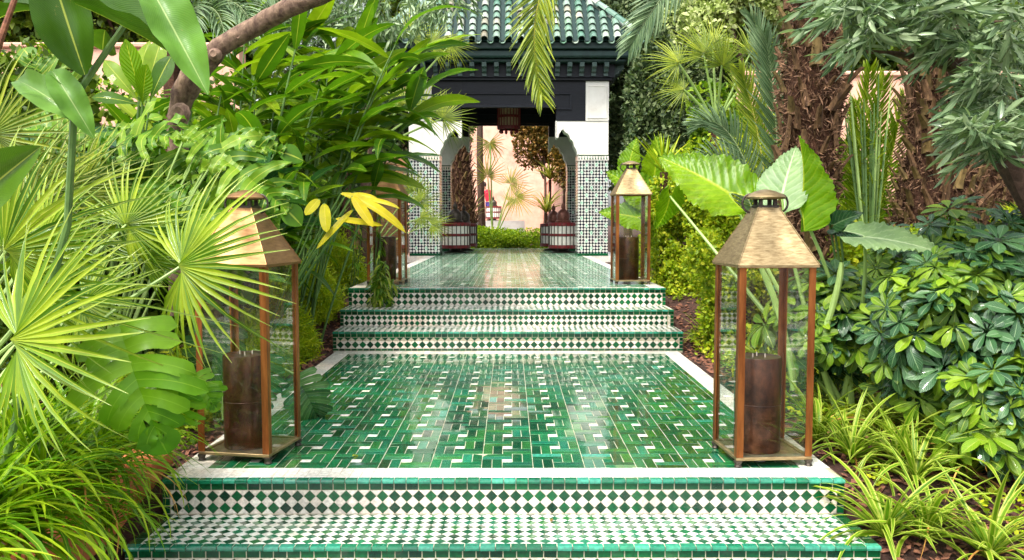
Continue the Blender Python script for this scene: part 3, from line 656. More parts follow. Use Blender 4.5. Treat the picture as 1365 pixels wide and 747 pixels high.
def candle(loc, label, rz=0, h=.48):
    t = thing('candle', label, 'candle', loc, 'bronze pillar candles inside the lanterns', rz)
    g = G(); g.lathe([(.113, 0), (.116, .004), (.116, h * .5), (.1185, h * .505), (.116, h * .51), (.115, h - .006), (.112, h), (.104, h - .003)], 40); link('sleeve', g.mesh('sleeve', M['candle'], True), t)
    g = G(); g.lathe([(.1035, h - .02), (.1035, h - .006), (.05, h - .010), (.01, h - .011)], 32); link('wax', g.mesh('wax', M['wax'], True), t)
    for k in range(3): tubeobj('wick', t, [(.035 * math.cos(k * 2.1), .035 * math.sin(k * 2.1), h - .01), (.037 * math.cos(k * 2.1), .035 * math.sin(k * 2.1), h + .016)], .003, M['wick'], 5)
for (x, y, z, rz, lab, hm, cl) in ((1.285, 4.285, 0, math.radians(4), 'tall brass lantern with pale gold hood at the near right corner of the green landing', M['brass'], 'dark bronze candle inside the near right lantern'),
                          (-1.352, 4.365, 0, math.radians(-10), 'tall browned brass lantern behind fan palm leaves at the near left corner', M['brown_brass'], 'bronze candle with three wicks inside the near left lantern'),
                          (1.345, 9.50, Z3, math.radians(2), 'lantern at the top of the upper steps on the right, before the elephant ears', M['brass'], 'brown candle inside the right lantern at the top of the steps'),
                          (-1.375, 9.50, Z3, math.radians(-3), 'lantern at the top of the upper steps on the left, half covered by leaves', M['brown_brass'], 'brown candle inside the left lantern at the top of the steps')):
    lantern((x, y, z), rz, lab, hm); candle((x - .02, y, z + .041), cl, random.uniform(0, 3))

# ---------------------------------------------------------------- pavilion
PY, PB = 17.46, 20.7
pav = thing('pavilion', 'Moorish pavilion with green tiled roof, white arches and mosaic piers', 'pavilion', (XC, PY, Z3))
c_ = CAMZ - Z3                       # camera height above the terrace
def pz(z): return z + c_
def pier(x0, x1, y0, y1, top, bandtop):
    g = G().box(x0, x1, y0 - PY, y1 - PY, 0, top, 0, .01); p = link('pier', g.mesh('pier', M['zellige']), pav)
    g = G(); g.box(x0 - .006, x1 + .006, y0 - PY - .006, y1 - PY + .006, top, bandtop, 0); g.box(x0 - .006, x1 + .006, y0 - PY - .006, y1 - PY + .006, 0.0, .05, 1)
    n = 11
    for k in range(n):
        xa = x0 + (x1 - x0) * k / n; xb = x0 + (x1 - x0) * (k + .62) / n; g.prism([(xa + .004, top + .02), (xb, top + .02), ((xa + xb) / 2, bandtop - .03)], y0 - PY - .012, y0 - PY - .0065, 1)
    g.box(x0 - .008, x1 + .008, y0 - PY - .014, y0 - PY - .0065, bandtop - .022, bandtop - .004, 1)
    link('mosaic_band', g.mesh('mosaic_band', [M['white'], M['dgreen']]), p)
A0, A1, AI, AO = 1.42, 2.04, .97, 1.57
for s in (-1, 1):
    for (ya, yb) in ((PY, PY + .62), (PB, PB + .55)):
        x = sorted((s * A0, s * A1)); pier(x[0], x[1], ya, yb, pz(1.27), pz(1.39))
arch = [(A1, 1.39), (A1, 2.07), (AI, 2.07), (AI, 1.74), (1.005, 1.73), (1.02, 1.80), (1.06, 1.87), (1.095, 1.90), (1.11, 1.97), (1.125, 1.90), (1.16, 1.85), (1.215, 1.82), (1.25, 1.77), (1.265, 1.71), (1.31, 1.68), (1.335, 1.63), (1.345, 1.56), (1.385, 1.50), (A0 - .01, 1.44), (A0 - .01, 1.39)]
for y0, nm in ((PY, 'front_arch'), (PB, 'rear_arch')):
    for s in (-1, 1):
        P = [(s * x, pz(z)) for x, z in arch]
        if s > 0: P = P[::-1]
        g = G(); g.prism(P, y0 - PY + .02, y0 - PY + .5); a = link(nm, g.mesh(nm, M['plaster']), pav)
        g = G(); 
        tr = arch[2:]
        for (p, q) in zip(tr[:-1], tr[1:]): g.tube([(s * p[0], y0 - PY + .012, pz(p[1])), (s * q[0], y0 - PY + .012, pz(q[1]))], .014, 5)
        link('arch_moulding', g.mesh('arch_moulding', M['plaster'], True), a)
        x = sorted((s * AO, s * A1)); g = G(); g.box(x[0], x[1], y0 - PY + .004, y0 - PY + .5, pz(2.07) + .003, pz(2.87)); 
        g.box(x[0] + .03, x[1] - .03, y0 - PY - .008, y0 - PY + .0035, pz(2.12), pz(2.14)); g.box(x[0] + .03, x[1] - .03, y0 - PY - .008, y0 - PY + .0035, pz(2.76), pz(2.78)); g.box(x[0] + .03, x[0] + .05, y0 - PY - .008, y0 - PY + .0035, pz(2.141), pz(2.759)); g.box(x[1] - .05, x[1] - .03, y0 - PY - .008, y0 - PY + .0035, pz(2.141), pz(2.759))
        link('white_panel', g.mesh('white_panel', M['plaster']), pav)
    g = G(); d0, d1 = y0 - PY + .01, y0 - PY + .3
    g.box(-AO + .001, -AI, d0, d1, pz(2.07), pz(2.87)); g.box(AI, AO - .001, d0, d1, pz(2.07), pz(2.87)); g.box(-AI + .001, AI - .001, d0, d1, pz(2.40), pz(2.87))
    # raised frame of the dark panel
    for a, b, c, d in ((-1.28, 1.28, 2.60, 2.63), (-1.28, 1.28, 2.33 + .02, 2.38)): pass
    for xa, xb, za, zb in ((-1.28, 1.28, 2.60, 2.635), (-1.28, -1.245, 2.33, 2.599), (1.245, 1.28, 2.33, 2.599), (-1.28, -AI - .004, 2.295, 2.329), (AI + .004, 1.28, 2.295, 2.329)):
        g.box(xa, xb, d0 - .03, d0 - .001, pz(za), pz(zb), 0, .004)
    g.box(-AI - .002, AI + .002, d0 - .07, d0 - .001, pz(2.33), pz(2.39), 0, .008)
    link('dark_beam', g.mesh('dark_beam', M['black']), pav)
# side walls between the piers, with openings
for s in (-1, 1):
    x = sorted((s * 1.5, s * 1.96)); g = G(); g.box(x[0], x[1], .5, PB - PY + .02, pz(2.35), pz(2.87)); link('side_beam', g.mesh('side_beam', M['plaster']), pav)
g = G(); g.box(-1.95, 1.95, .31, PB - PY + .3, pz(2.88), pz(2.95)); link('ceiling', g.mesh('ceiling', M['black']), pav)
g = G()
for k in range(7): g.box(-1.9, 1.9, .5 + k * .42, .58 + k * .42, pz(2.79), pz(2.879))
link('ceiling_beam', g.mesh('ceiling_beam', M['black']), pav)
# cornice
D = PB + .55 - PY
def ringbox(g, o, z0, z1, mi=0, bev=0): g.box(-A1 - o, A1 + o, -o, D + o, pz(z0), pz(z1), mi, bev)
g = G(); ringbox(g, .06, 2.875, 2.93, 0, .01); ringbox(g, .10, 2.931, 3.20); link('cornice', g.mesh('cornice', M['black']), pav)
g = G(); ringbox(g, .30, 3.20, 3.27, 0, .02); ringbox(g, .42, 3.271, 3.42, 0, .03); ringbox(g, .50, 3.421, 3.55, 0, .015); link('eave_board', g.mesh('eave_board', M['dkgreen']), pav)
g = G(); P = [(-.13, 0.0), (-.13, .05), (-.20, .08), (-.22, .13), (-.30, .16), (-.31, .245), (-.09, .245), (-.09, 0)]
n = len(P); V = [(sx * .045, y, z) for sx in (-1, 1) for y, z in P]
g.add(V, [tuple(range(n)), tuple(reversed(range(n, 2 * n)))] + [(j, j + n, (j + 1) % n + n, (j + 1) % n) for j in range(n)])
M['corbel'] = simple('worn_green_paint', (0.03, 0.06, 0.055), (0.07, 0.11, 0.10), 8, 0.5); cm = g.mesh('corbel', M['corbel']); sp = .245
for k in range(-8, 9): link('corbel', cm, pav, (k * sp, -.0, pz(2.952)))
for s in (-1, 1):
    for k in range(16):
        link('corbel', cm, pav, (s * (A1 + .0), .1 + k * sp, pz(2.952)), (0, 0, s * PI / 2))
# roof
EO = .55; ex, ey0, ey1, ez = A1 + EO, -EO, D + EO, pz(3.56); rise = 1.03; hw = ex
g = G(); V = [(-ex, ey0, ez), (ex, ey0, ez), (ex, ey1, ez), (-ex, ey1, ez), (0, ey0 + ex, ez + ex * rise), (0, ey1 - ex, ez + ex * rise)]
g.add(V, [(0, 1, 4), (1, 2, 5, 4), (2, 3, 5), (3, 0, 4, 5), (3, 2, 1, 0)]); roof = link('roof', g.mesh('roof', M['dkgreen']), pav)
def barrel(r0, r1, ln, up=True, n=6, th=.010):
    V = []; s = 1 if up else -1
    for (yy, r) in ((0, r0), (ln, r1)):
        for rr in (r, r - th):
            for j in range(n + 1):
                a = PI * j / n; V.append((rr * math.cos(a), yy, s * rr * math.sin(a)))
    k = n + 1; Fs = []
    for j in range(n): Fs += [(j, j + 1, 2 * k + j + 1, 2 * k + j), (k + j + 1, k + j, 3 * k + j, 3 * k + j + 1), (j + 1, j, k + j, k + j + 1), (2 * k + j, 2 * k + j + 1, 3 * k + j + 1, 3 * k + j)]
    return V, Fs
bm = newmesh('roof_tile', barrel(.078, .062, .30)[0], [np.array(barrel(.078, .062, .30)[1])], M['roof'], None, False)
pm = newmesh('pan_tile', barrel(.070, .078, .30, False)[0], [np.array(barrel(.070, .078, .30, False)[1])], M['roof'], None, False)
sl_ = math.atan(rise); cp = .238; rows = .225
def slope(O, U, W, half, objs):
    """tiles on one slope; O eave centre, U along the eave, W horizontal inward"""
    O, U, W = Vector(O), Vector(U), Vector(W); Lw = (W + Vector((0, 0, rise))).normalized(); Nn = U.cross(Lw).normalized(); B = Matrix((U, Lw, Nn)).transposed()
    buf = G(); bb = barrel(.078, .062, .30); pp = barrel(.070, .078, .30, False)
    k = 0; nc = int(half / cp)
    for i in range(-2 * nc - 1, 2 * nc + 2):
        xx = i * cp / 2; cover = i % 2 == 0; lim = min((half - abs(xx)), ex); length = lim * math.sqrt(1 + rise * rise)
        j = 0
        while j * rows < length - .12:
            L0 = O + U * xx + Lw * (j * rows - .05) + Nn * (.055 if cover else .03 ) + Nn * .012
            mt = (B @ Matrix.Rotation(-.13, 3, 'X') @ Matrix.Rotation(random.gauss(0, .015), 3, 'Z'))
            if objs and cover: m4 = mt.to_4x4(); m4.translation = L0; link('roof_tile', bm, roof, mtx=m4)
            else:
                t_ = bb if cover else pp; buf.add([L0 + mt @ Vector(v) for v in t_[0]], t_[1])
            j += 1
    tag(link('pan_tiles' if objs else 'side_roof_tiles', buf.mesh('roof_tiles', M['roof']), roof), kind='stuff')
slope((0, ey0, ez), (1, 0, 0), (0, 1, 0), ex, True)
slope((ex, (ey0 + ey1) / 2, ez), (0, 1, 0), (-1, 0, 0), (ey1 - ey0) / 2, False)
slope((-ex, (ey0 + ey1) / 2, ez), (0, -1, 0), (1, 0, 0), (ey1 - ey0) / 2, False)
slope((0, ey1, ez), (-1, 0, 0), (0, -1, 0), ex, False)
hb = barrel(.085, .070, .34); hmesh = newmesh('hip_tile', hb[0], [np.array(hb[1])], M['roof'], None, False)
for (cx, cy, dx, dy) in ((ex, ey0, -1, 1), (-ex, ey0, 1, 1), (ex, ey1, -1, -1), (-ex, ey1, 1, -1)):
    d = Vector((dx, dy, rise)).normalized(); x = d.cross(Vector((0, 0, 1))).normalized(); z = x.cross(d); B = Matrix((x, d, z)).transposed().to_4x4()
    for k in range(int(ex * math.sqrt(2 + rise * rise) / .29)):
        m4 = B.copy(); m4.translation = Vector((cx, cy, ez)) + d * (k * .29 - .06) + z * .09; link('hip_tile', hmesh, roof, mtx=m4)
# brick wall strip left of the pavilion
bw = thing('brick_wall', 'thin orange brick wall beside the left mosaic pier', 'wall', (-2.75, 17.9, Z3))
g = G().box(-.58, .58, .0, .2, -.2, 2.1); link('mortar', g.mesh('mortar', M['grout']), bw)
g = G()
for j in range(48):
    for i in range(6):
        x = -.58 + i * .2 + (j % 2) * .1 - .1; g.box(max(-.58, x), min(.58, x + .19), -.012 + random.uniform(-.003, .003), .1, -.1 + j * .045, -.065 + j * .045)
tag(link('bricks', g.mesh('bricks', M['brick']), bw), kind='stuff')

# drum lanterns
def drum(loc, d, h, label, hang=False, rz=0, group='white ribbed drum lanterns with oxblood bands'):
    t = thing('drum_lantern', label, 'lantern', loc, group, rz); r = d / 2; n = 22; z0 = .08 if not hang else 0
    g = G(); g.lathe([(r * .82, z0 + .02), (r * .93, z0 + .05), (r * .95, z0 + h / 2), (r * .93, z0 + h - .03), (r * .80, z0 + h)], 44); link('shade', g.mesh('shade', M['parch'] if not hang else M['roofunder'], True), t)
    g = G()
    for z, hh in ((z0 + .03, .06), (z0 + h * .5, .045), (z0 + h - .07, .06)): g.lathe([(r * .94, z - .01), (r * .985, z), (r * .985, z + hh), (r * .94, z + hh + .01)], 44)
    link('band', g.mesh('band', M['red'], False), t)
    g = G()
    for k in range(n):
        a = 2 * PI * k / n; g.tube([(r * .97 * math.cos(a), r * .97 * math.sin(a), z0 + .04 + q * (h - .06)) for q in (0, 1)], .010 if not hang else .012, 5)
    link('rib', g.mesh('rib', M['red'] if hang else M['iron']), t)
    if hang:
        tubeobj('rod', t, [(0, 0, h - .02), (0, 0, pz(2.88) + Z3 - loc[2])], .012, M['iron'], 6)
        g = G()
        for k in range(10): a = 2 * PI * k / 10; g.lathe([(.005, -.07), (.03, -.045), (.032, -.02), (.01, .02)], 8, 0, (r * .72 * math.cos(a), r * .72 * math.sin(a), 0))
        link('fringe', g.mesh('fringe', M['red'], True), t)
    else:
        g = G(); g.lathe([(r * .75, 0), (r * .78, .02), (r * .35, .05), (r * .4, z0 + .03)], 24); link('stand', g.mesh('stand', M['iron'], True), t)
        g = G(); g.lathe([(r * .5, z0 + h - .01), (r * .52, z0 + h + .03), (r * .42, z0 + h + .06), (r * .45, z0 + h + .16), (r * .4, z0 + h + .22), (r * .2, z0 + h + .29), (r * .1, z0 + h + .31), (r * .15, z0 + h + .35), (r * .13, z0 + h + .40), (r * .04, z0 + h + .44), (r * .02, z0 + h + .48)], 20)
        link('dome', g.mesh('dome', M['iron'] if loc[0] < 0 else M['brickdome'], True), t)
    return t
M['brickdome'] = simple('reddish_metal', (0.12, 0.04, 0.03), (0.24, 0.10, 0.07), 30, 0.45, 0.001, 0.3, 0.5)
drum((-1.24, 19.2, Z3), .70, .60, 'white drum lantern with dark dome, front one on the left of the pavilion')
drum((-1.13, 20.75, Z3), .66, .58, 'drum lantern peeping out behind the front one on the left')
drum((1.20, 19.2, Z3), .68, .60, 'white drum lantern with reddish dome, front one on the right of the pavilion')
drum((1.06, 20.75, Z3), .66, .58, 'drum lantern peeping out behind the front one on the right')
drum((-.03, 19.1, CAMZ + 2.05), .52, .56, 'oxblood ribbed drum lantern hanging from the pavilion ceiling', True)

# ---------------------------------------------------------------- garden walls and the court behind
def wallbox(x0, x1, y0, y1, z1, label, mat='peach', name='garden_wall'):
    g = G(); g.box(x0, x1, y0, y1, -.3, z1); g.box(x0 - .04, x1 + .04, y0 - .04, y1 + .04, z1 + .001, z1 + .08, 0, .02); return tag(link(name, g.mesh(name, M[mat])), label, 'wall')
wallbox(-5.5, 4.6, 44, 44.4, 8.5, 'sunlit peach wall closing the court seen through the pavilion')
wallbox(-14, -3.9, 12.4, 12.7, 3.7, 'peach garden wall behind the plants at the left edge')
wallbox(3.35, 15, 12.4, 12.7, 3.3, 'peach garden wall behind the palm trunks on the right')
wallbox(1.9, 2.15, 27, 44, 3.2, 'lower peach wall running back on the right of the court')
g = G(); g.box(-3.5, .6, 34.5, 42, .2, 1.28); g.box(-3.3, .35, 33.9, 34.499, .2, .95); tag(link('white_platform', g.mesh('white_platform', M['plaster'])), 'white stepped platform under the person beyond the pavilion', 'platform')
drum((-.78, 39.6, 1.28), .75, .6, 'small striped drum standing beside the person in red')

# person in red, bending
def skinned(name, parent, pts, edges, rad, mat, sub=2):
    me = bpy.data.meshes.new(name); me.from_pydata(pts, edges, []); o = link(name, me, parent); me.materials.append(mat)
    mod = o.modifiers.new('skin', 'SKIN'); sv = me.skin_vertices[0].data
    for i, r in enumerate(rad): sv[i].radius = (r, r) if not isinstance(r, tuple) else r
    sv[0].use_root = True; s2 = o.modifiers.new('sub', 'SUBSURF'); s2.levels = s2.render_levels = sub; mod.use_smooth_shade = True; return o
pe = thing('person', 'person in a red top and blue trousers leaning forward on the white platform', 'person', (-.98, 39.6, 1.28))
hp = (0, 0, .86)
skinned('body', pe, [hp, (-.03, 0, 1.1), (-.10, -.02, 1.33), (-.17, -.03, 1.44), (-.21, -.04, 1.53), (-.25, -.05, 1.62), (-.26, -.06, 1.70), (.08, .16, 1.36), (-.02, .30, 1.15), (-.22, .36, 1.02), (-.26, -.2, 1.34), (-.34, -.28, 1.12), (-.46, -.2, .98), (.02, .09, .8), (.03, .10, .45), (.06, .10, .08), (-.08, .10, .03), (.0, -.09, .8), (-.05, -.10, .45), (.0, -.10, .08), (-.13, -.10, .03)],
        [(0, 1), (1, 2), (2, 3), (3, 4), (4, 5), (5, 6), (2, 7), (7, 8), (8, 9), (2, 10), (10, 11), (11, 12), (0, 13), (13, 14), (14, 15), (15, 16), (0, 17), (17, 18), (18, 19), (19, 20)],
        [.13, .11, .13, .06, .06, .10, .09, .055, .042, .032, .055, .042, .032, .085, .06, .042, .035, .085, .06, .042, .035], M['skin'])
skinned('red_top', pe, [(.0, 0, .84), (-.03, 0, 1.08), (-.10, -.02, 1.33), (-.15, -.03, 1.42), (.07, .16, 1.36), (.0, .27, 1.2), (-.26, -.2, 1.34), (-.33, -.26, 1.17)],
        [(0, 1), (1, 2), (2, 3), (2, 4), (4, 5), (2, 6), (6, 7)], [.17, .15, .17, .09, .075, .065, .075, .065], M['redcloth'])
skinned('trousers', pe, [(0, 0, .9), (.02, .09, .78), (.03, .10, .45), (.06, .10, .1), (.0, -.09, .78), (-.05, -.10, .45), (.0, -.10, .1)], [(0, 1), (1, 2), (2, 3), (0, 4), (4, 5), (5, 6)], [.165, .115, .09, .07, .115, .09, .07], M['blue'])
g = G(); g.lathe([(.02, -.13), (.09, -.10), (.12, -.02), (.115, .06), (.07, .12), (.01, .135)], 14); link('hair', g.mesh('hair', M['hair'], True), pe, (-.24, -.03, 1.68))

# ================================================================ PLANTS
def crown_mesh(name, mat, c, rad, n, leaf, size, blobs=14, up=.5, br=(.25, .5), full=False):
    c = np.array(c, float); rad = np.array(rad, float)
    d = rng.normal(size=(blobs, 3)); d /= np.linalg.norm(d, axis=1, keepdims=True); d[:, 2] = np.where(d[:, 2] < -.5, -d[:, 2], d[:, 2])
    if full: d[:, 2] = rng.uniform(-1, 1, blobs)
    bc = d * rng.uniform(.35, .8, (blobs, 1)); bs = rng.uniform(br[0], br[1], blobs); k = rng.integers(0, blobs, n)
    e = rng.normal(size=(n, 3)); e /= np.linalg.norm(e, axis=1, keepdims=True); rr = rng.uniform(.55, 1.0, (n, 1)) ** .5
    p = (bc[k] + e * rr * bs[k][:, None]) * rad + c
    ax = e * 0.8 + rng.normal(size=(n, 3)) * .7; nm = np.array([0, 0, 1.0]) * up + e * .5 + rng.normal(size=(n, 3)) * .5
    return scatter(name, leaf, p, basis(ax, nm), rng.uniform(.6, 1.25, n) * size, mat)
qleaf = ([(-.28, .1, 0), (0, 0, 0), (.28, .1, 0), (.30, .55, .06), (0, .6, -.03), (-.30, .55, .06), (0, 1, -.05)], [[(0, 1, 4, 5), (1, 2, 3, 4)], [(5, 4, 6), (4, 3, 6)]], [(0, 0), (0, .5), (0, 1), (.6, 1), (.6, .5), (.6, 0), (1, .5)])
nleaf = ([(-.10, .25, 0), (0, 0, 0), (.10, .25, 0), (0, 1, -.08)], [[(0, 1, 2), (0, 2, 3)]], [(0.2, 0), (0, .5), (.2, 1), (1, .5)])
def tree(name, label, cat, x, y, zc, rad, n, mat, size, leaf=qleaf, trunkr=.12, group=None, blobs=14, z0=None, br=(.25, .5), bark='dbark', full=False):
    z0 = GZ(x, y) if z0 is None else z0; t = thing(name, label, cat, (x, y, z0), group)
    link('crown', crown_mesh('crown', mat, (0, 0, zc - z0), rad, n, leaf, size, blobs, br=br, full=full), t)
    g = G(); top = Vector((0, 0, zc - z0 - rad[2] * .2)); g.tube(curve((0, 0, -.1), top, 0, 6, (random.uniform(-.1, .1), 0, 0)), [trunkr * (1.2 - .1 * i) for i in range(6)], 8, jit=.06)
    for k in range(5):
        a = k * 1.26 + random.random(); g.tube(curve(top * .7, top + Vector((math.cos(a) * rad[0] * .55, math.sin(a) * rad[1] * .55, rad[2] * random.uniform(-.1, .5))), .1), [trunkr * .5 * (1 - .12 * i) for i in range(7)], 6)
    link('trunk', g.mesh('trunk', M[bark], True), t); return t
# --- far and middle background trees
tree('evergreen_tree', 'grey dark evergreen tree right of the pavilion roof', 'tree', 3.6, 19.5, 4.0, (1.6, 1.5, 3.9), 40000, L['cypress'], .10, group='trees behind the garden', blobs=60, br=(.16, .3))
tree('evergreen_tree', 'dull evergreen mass behind the elephant ear leaves right of the pier', 'tree', 2.98, 15.6, 2.5, (.95, 1.0, 2.5), 30000, L['cypress'], .09, group='trees behind the garden', blobs=40, br=(.16, .3))
tree('broadleaf_tree', 'pale sunlit tree at the top between roof and palm trunk', 'tree', 5.0, 17.5, 5.2, (1.9, 1.5, 2.0), 20000, L['pale'], .11, group='trees behind the garden', blobs=50, br=(.16, .3))
tree('broadleaf_tree', 'tall dark tree rising behind the right garden wall', 'tree', 8.2, 16, 4.6, (3.0, 2, 3.0), 22000, L['tree'], .16, group='trees behind the garden', blobs=40, br=(.2, .35))
tree('broadleaf_tree', 'tall shady tree behind the left garden wall', 'tree', -6.4, 15, 4.6, (3.2, 2, 2.9), 24000, L['tree'], .15, group='trees behind the garden', blobs=40, br=(.2, .35))
tree('broadleaf_tree', 'grey leaved tree behind the left side of the pavilion roof', 'tree', -3.6, 14.6, 4.5, (1.4, 1.2, 1.7), 18000, L['olive'], .13, nleaf, group='trees behind the garden', blobs=40, br=(.2, .35))
tree('evergreen_tree', 'evergreen behind the right end of the pavilion roof', 'tree', 3.5, 25, 4.5, (1.8, 1, 5.0), 26000, L['cypress'], .14, group='trees behind the garden', blobs=50, br=(.16, .3), z0=.4)
tree('broadleaf_tree', 'big leafy tree behind the pale sunlit one', 'tree', 7.0, 23, 5.0, (3.6, 1.5, 5.5), 26000, L['mid'], .2, group='trees behind the garden', blobs=50, br=(.16, .3), z0=.4)
tree('broadleaf_tree', 'far tree behind the pavilion ridge', 'tree', -1.0, 31, 9.2, (6.0, 2, 3.0), 16000, L['tree'], .26, group='trees behind the garden', blobs=30, z0=.3)
tree('broadleaf_tree', 'far green tree filling the left upper corner', 'tree', -10.5, 19, 5.5, (4, 2, 4.2), 20000, L['mid'], .2, group='trees behind the garden', blobs=40)
tree('broadleaf_tree', 'far green tree filling the right upper corner', 'tree', 12, 20, 6, (4, 2, 5), 20000, L['tree'], .2, group='trees behind the garden', blobs=40)
# --- mid right shrubs
for (x, y, z, rd, n, mt, sz, lab) in ((3.35, 12.2, 2.0, (1.3, .8, 1.2), 13000, 'mid', .085, 'mid green shrub behind the small fan palm'), (2.02, 9.85, 1.15, (.5, .5, .85), 16000, 'fine', .045, 'lime shrub hiding the foot of the spiky tuft'), (2.95, 9.4, .95, (1.1, .8, .85), 24000, 'fine', .05, 'yellow green fine leaved shrub right of the far lantern'),
                           (2.25, 8.0, .55, (.62, .7, .62), 18000, 'fine', .042, 'lower lime shrub behind the near right lantern'), (3.2, 7.7, .65, (.8, .8, .75), 16000, 'fine', .048, 'fine leaved shrub below the first palm trunk'),
                           (3.1, 10.9, 1.5, (1.3, .7, 1.1), 16000, 'fine', .06, 'bright green shrub under the feather fronds'), (2.25, 12.0, 1.0, (.6, .9, .9), 12000, 'fine', .05, 'lime shrub between far lantern and right pier'),
                           (5.9, 10.2, 1.6, (1.7, .8, 1.2), 14000, 'mid', .08, 'green shrub behind the second palm trunk'), (4.6, 6.9, 1.22, (.8, .5, .42), 14000, 'fern', .085, 'bright lime feathery plant above the umbrella plant'), (4.0, 10.6, 1.2, (.9, .6, 1.3), 12000, 'mid', .07, 'green shrub filling the gap between the palm trunks')):
    tree('shrub', lab, 'shrub', x, y, z, rd, n, L[mt], sz, nleaf if mt == 'fern' else qleaf, .03, 'shrubs on the right of the path', 40, br=(.2, .38), full=True)
# --- left fill
for (x, y, z, rd, n, mt, sz, lab) in ((-4.2, 10.8, 1.8, (1.5, .9, 1.4), 14000, 'mid', .09, 'green shrub behind the ginger leaves'), (-6.0, 8.9, 1.7, (1.9, 1.0, 1.7), 24000, 'mid', .09, 'green shrub low in front of the left garden wall'),
                           (-3.2, 13.5, 2.0, (.7, .9, 1.5), 9000, 'tree', .08, 'dark shrub left of the brick wall'), (-3.0, 6.2, .75, (.9, .8, .8), 12000, 'tree', .07, 'dark undergrowth shrub behind the near left lantern'),
                           (-4.3, 7.0, 1.5, (1.3, .8, 1.5), 16000, 'tree', .08, 'dark shrub behind the lobed leaves'), (-2.9, 10.2, 1.7, (.9, .8, 1.4), 16000, 'tree', .07, 'dark shrub behind the ginger stems'), (-2.55, 7.9, .9, (.6, .8, .9), 12000, 'tree', .06, 'dark leafy filler at the foot of the ginger'), (-3.3, 16.5, 2.6, (.9, 1, 2.3), 16000, 'cypress', .08, 'evergreen shrub left of the pavilion'), (-2.7, 19.2, 3.0, (.8, .8, 2.6), 20000, 'cypress', .09, 'dark evergreen behind the brick wall'), (-3.4, 4.6, .7, (.9, .6, .9), 12000, 'mid', .06, 'green shrub behind the lowest fan palm leaves')):
    tree('shrub', lab, 'shrub', x, y, z, rd, n, L[mt], sz, qleaf, .03, 'shrubs on the left of the path', 40, br=(.2, .38), full=True)
# --- court beyond the pavilion
for (x, y, z, rd, n, mt, sz, lab) in ((-.1, 24.2, .74, (1.75, .9, .40), 16000, 'hedge', .06, 'low bright green hedge just beyond the pavilion floor'), (1.15, 29.5, 4.0, (1.35, .8, 1.7), 16000, 'rust', .11, 'rusty leaved tree hanging at the right of the pavilion opening'),
                           (1.75, 27.5, 3.0, (.6, .5, 1.0), 7000, 'rust', .10, 'reddish shrub beside the right pier of the opening'), (-1.95, 29, 4.1, (.9, .8, 1.1), 5000, 'pale', .11, 'olive tree crown at the upper left of the opening')):
    t = tree('hedge' if 'hedge' in lab else 'tree', lab, 'hedge' if 'hedge' in lab else 'tree', x, y, z, rd, n, L[mt], sz, qleaf, .05, 'plants in the court', 24, z0=.5, br=(.2, .45), full='hedge' in lab)
# --- trunks with boots
def boot_mesh(mat, w=.075, h=.2, th=.035):
    V = []; n = 5
    for i in range(n + 1):
        s = i / n; ww = w * (1 - .45 * s) * .5; yy = -.02 - .10 * s ** 1.3; zz = h * s; tt = th * (1 - .6 * s)
        V += [(-ww, yy + .012, zz), (-ww * .5, yy - tt * .5, zz), (ww * .5, yy - tt * .5, zz), (ww, yy + .012, zz), (0, yy + tt * .6, zz)]
    Fs = [(i * 5 + j, i * 5 + (j + 1) % 5, (i + 1) * 5 + (j + 1) % 5, (i + 1) * 5 + j) for i in range(n) for j in range(5)] + [tuple(n * 5 + j for j in range(5))]
    g = G(); g.add(V, Fs); return g.mesh('frond_stub', mat)
BM = [boot_mesh(M['boot'], .085, .17), boot_mesh(M['boot'], .07, .22), boot_mesh(M['bootg'], .10, .15), boot_mesh(M['boot'], .06, .12)]
hair = ([(-.035, .2, 0), (0, 0, 0), (.035, .25, 0), (.02, .7, .07), (0, 1, -.02)], [[(0, 1, 2), (0, 2, 3), (0, 3, 4)]], [(0, .5)] * 5)
def palm_trunk(t, base, top, r, ru, rows_, per, green=0.3, big=1.0):
    base, top = Vector(base), Vector(top); n = 22; pts = []; rad = []
    for i in range(n + 1):
        s = i / n; pts.append(base.lerp(top, s)); rad.append(r(s))
    g = G(); g.tube(pts, rad, 18, jit=.09); link('trunk', g.mesh('trunk', M['fibre'], True), t)
    for i in range(rows_):
        s = (i + .3) / rows_
        for k in range(per):
            a = 2 * PI * (k + (i % 2) * .5 + i * .13) / per + random.gauss(0, .06); rr = r(s) * 1.02; p = base.lerp(top, s + random.gauss(0, .004)) + Vector((rr * math.cos(a), rr * math.sin(a), 0))
            if math.sin(a) > .35: continue          # away from the path side: the fibre only
            me = BM[2] if random.random() < green else random.choice([BM[0], BM[1], BM[3]])
            link('frond_stub', me, t, mtx=tr4(p) @ rotz(a + PI / 2 + random.gauss(0, .15)) @ rotx(random.gauss(-.1, .22)) @ roty(random.gauss(0, .2)) @ Matrix.Scale(big * random.uniform(.75, 1.25), 4))
    # loose fibres
    m_ = 8000; s = rng.random(m_); a = rng.uniform(PI * .9, 2.1 * PI, m_); R_ = np.array([r(q) for q in s]) * rng.uniform(.95, 1.06, m_)
    P = np.stack([base.x + (top.x - base.x) * s + R_ * np.cos(a), base.y + (top.y - base.y) * s + R_ * np.sin(a), base.z + (top.z - base.z) * s], -1)
    nrm = np.stack([np.cos(a), np.sin(a), np.zeros(m_)], -1); ax = nrm * .35 + rng.normal(size=(m_, 3)) * .5; ax[:, 2] *= 1.7
    tag(link('fibres', scatter('fibres', hair, P, basis(ax, rng.normal(size=(m_, 3))), rng.uniform(.05, .15, m_), M['fibre2']), t), kind='stuff')
M['fibre2'] = simple('loose_fibre', (0.028, 0.013, 0.008), (0.27, 0.145, 0.075), 30, 0.9)
dp = thing('date_palm', 'thick brown palm trunk with cut frond stubs behind the near right lantern', 'palm tree', (2.36, 6.9, .1))
